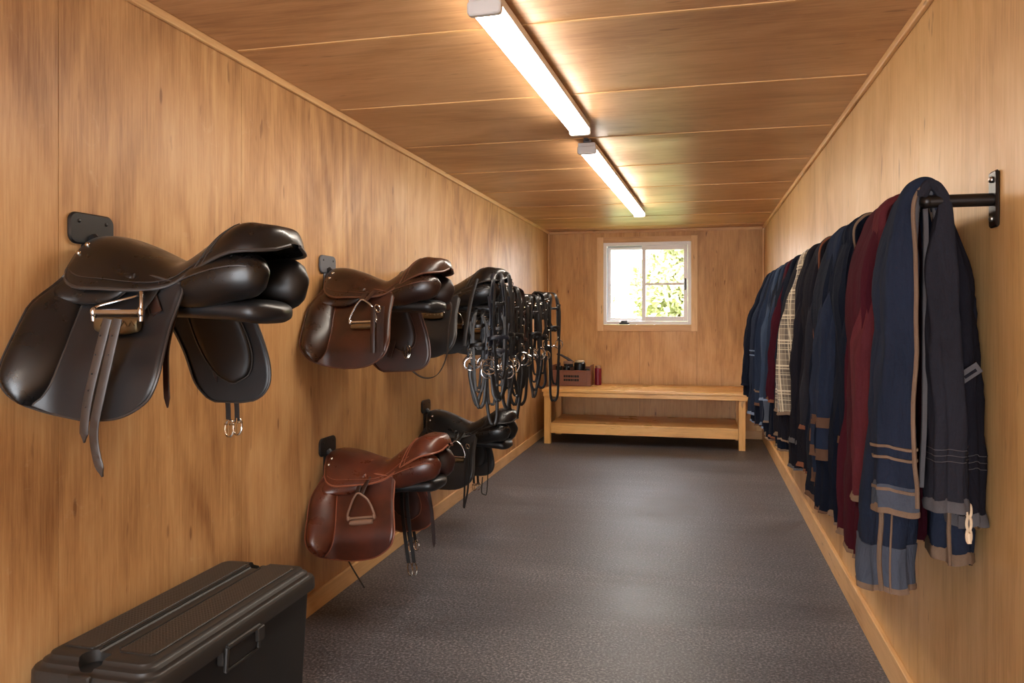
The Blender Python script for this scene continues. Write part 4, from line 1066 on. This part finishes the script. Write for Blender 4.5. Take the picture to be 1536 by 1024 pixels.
for z in (KZ0+.052, KZ0+.092):
    x = KX0+.13
    for ww in (.022,.018,.026,.020,.010,.024,.020): 
        ob.box(x, x+ww, KY0-.0025, KY0, z, z+.024); x += ww+.004
obj('lettering', rel(ob), M['cslot'], t, smooth=0, label='two rows of blurred black lettering')
def small(name, label, cat, parts):
    tt = thing(name, label, cat, parts[0])
    for nm, mb, mt in parts[1:]: obj(nm, mb, mt, tt, smooth=40)
zi = KZ0+.012
small('bottle', 'squat black bottle at the left of the crate', 'bottle', [(KX0+.065, KY0+.07, zi), ('body', MB().cyl((0,0,0),(0,0,.20),.034,20,bev=.006), M['glassb']), ('cap', MB().cyl((0,0,.20),(0,0,.235),.018,14,bev=.003), M['capb'])])
small('bottle', 'black bottle beside the squat one in the crate', 'bottle', [(KX0+.150, KY0+.08, zi), ('body', MB().cyl((0,0,0),(0,0,.19),.036,20,bev=.006), M['capb']), ('cap', MB().cyl((0,0,.19),(0,0,.22),.015,14,bev=.003), M['capb'])])
bmb = MB().rbox(-.055,.055,-.03,.03,0,.03,.02,'z'); bmb2 = MB().rbox(-.050,.050,-.025,.025,-.035,0.0,.018,'z')
bh = MB().tube([(-.13,0,.105),(-.09,0,.098),(-.04,0,.072),(.0,0,.05),(.05,0,.012)], lambda q: .009+.008*q, 10, n=5)
small('dandy_brush', 'long-handled brush poking up from the crate', 'brush', [(KX0+.155, KY0+.17, zi+.215), ('brush_head', bmb, M['brushw']), ('bristles', bmb2, M['bristle']), ('handle', bh, M['greyb'])])
small('bottle', 'wide dark tub with a pale lid in the crate', 'tub', [(KX0+.285, KY0+.13, zi), ('body', MB().cyl((0,0,0),(0,0,.235),.062,24,bev=.008), M['capb']), ('lid', MB().cyl((0,0,.235),(0,0,.258),.052,24,bev=.006), M['bright'])])
small('body_brush', 'dark oval brush leaning at the right of the crate', 'brush', [(KX0+.375, KY0+.06, zi+.155), ('brush_back', MB().ell((0,0,.0),.035,.028,.022), M['hav']), ('bristles', MB().rbox(-.026,.026,-.018,.018,-.06,-.012,.014,'z'), M['bristle'])])
small('spray_can', 'burgundy can standing right of the crate', 'can', [(KX1+.055, KY0+.20, BZ), ('body', MB().cyl((0,0,0),(0,0,.185),.038,22,bev=.006), M['redp']), ('cap', MB().cyl((0,0,.185),(0,0,.21),.030,20,bev=.004), M['brushw'])])

# ------------------------------------------------------------------ light
wd = bpy.data.worlds.new('sky'); sc.world = wd; wd.use_nodes = True
bg = wd.node_tree.nodes['Background']; bg.inputs[0].default_value = (.92,.95,1,1); bg.inputs[1].default_value = 12.0
sd = bpy.data.lights.new('sun', 'SUN'); so = bpy.data.objects.new('sun', sd); C.objects.link(so)
sd.energy = 8.0; sd.angle = .02; sd.color = (1,.95,.85); so.rotation_euler = (math.radians(38), 0, math.radians(-25))

sc.view_settings.view_transform = 'Standard'; sc.view_settings.look = 'None'; sc.view_settings.gamma = 1; sc.view_settings.use_curve_mapping = False
sc.view_settings.exposure = 0.06
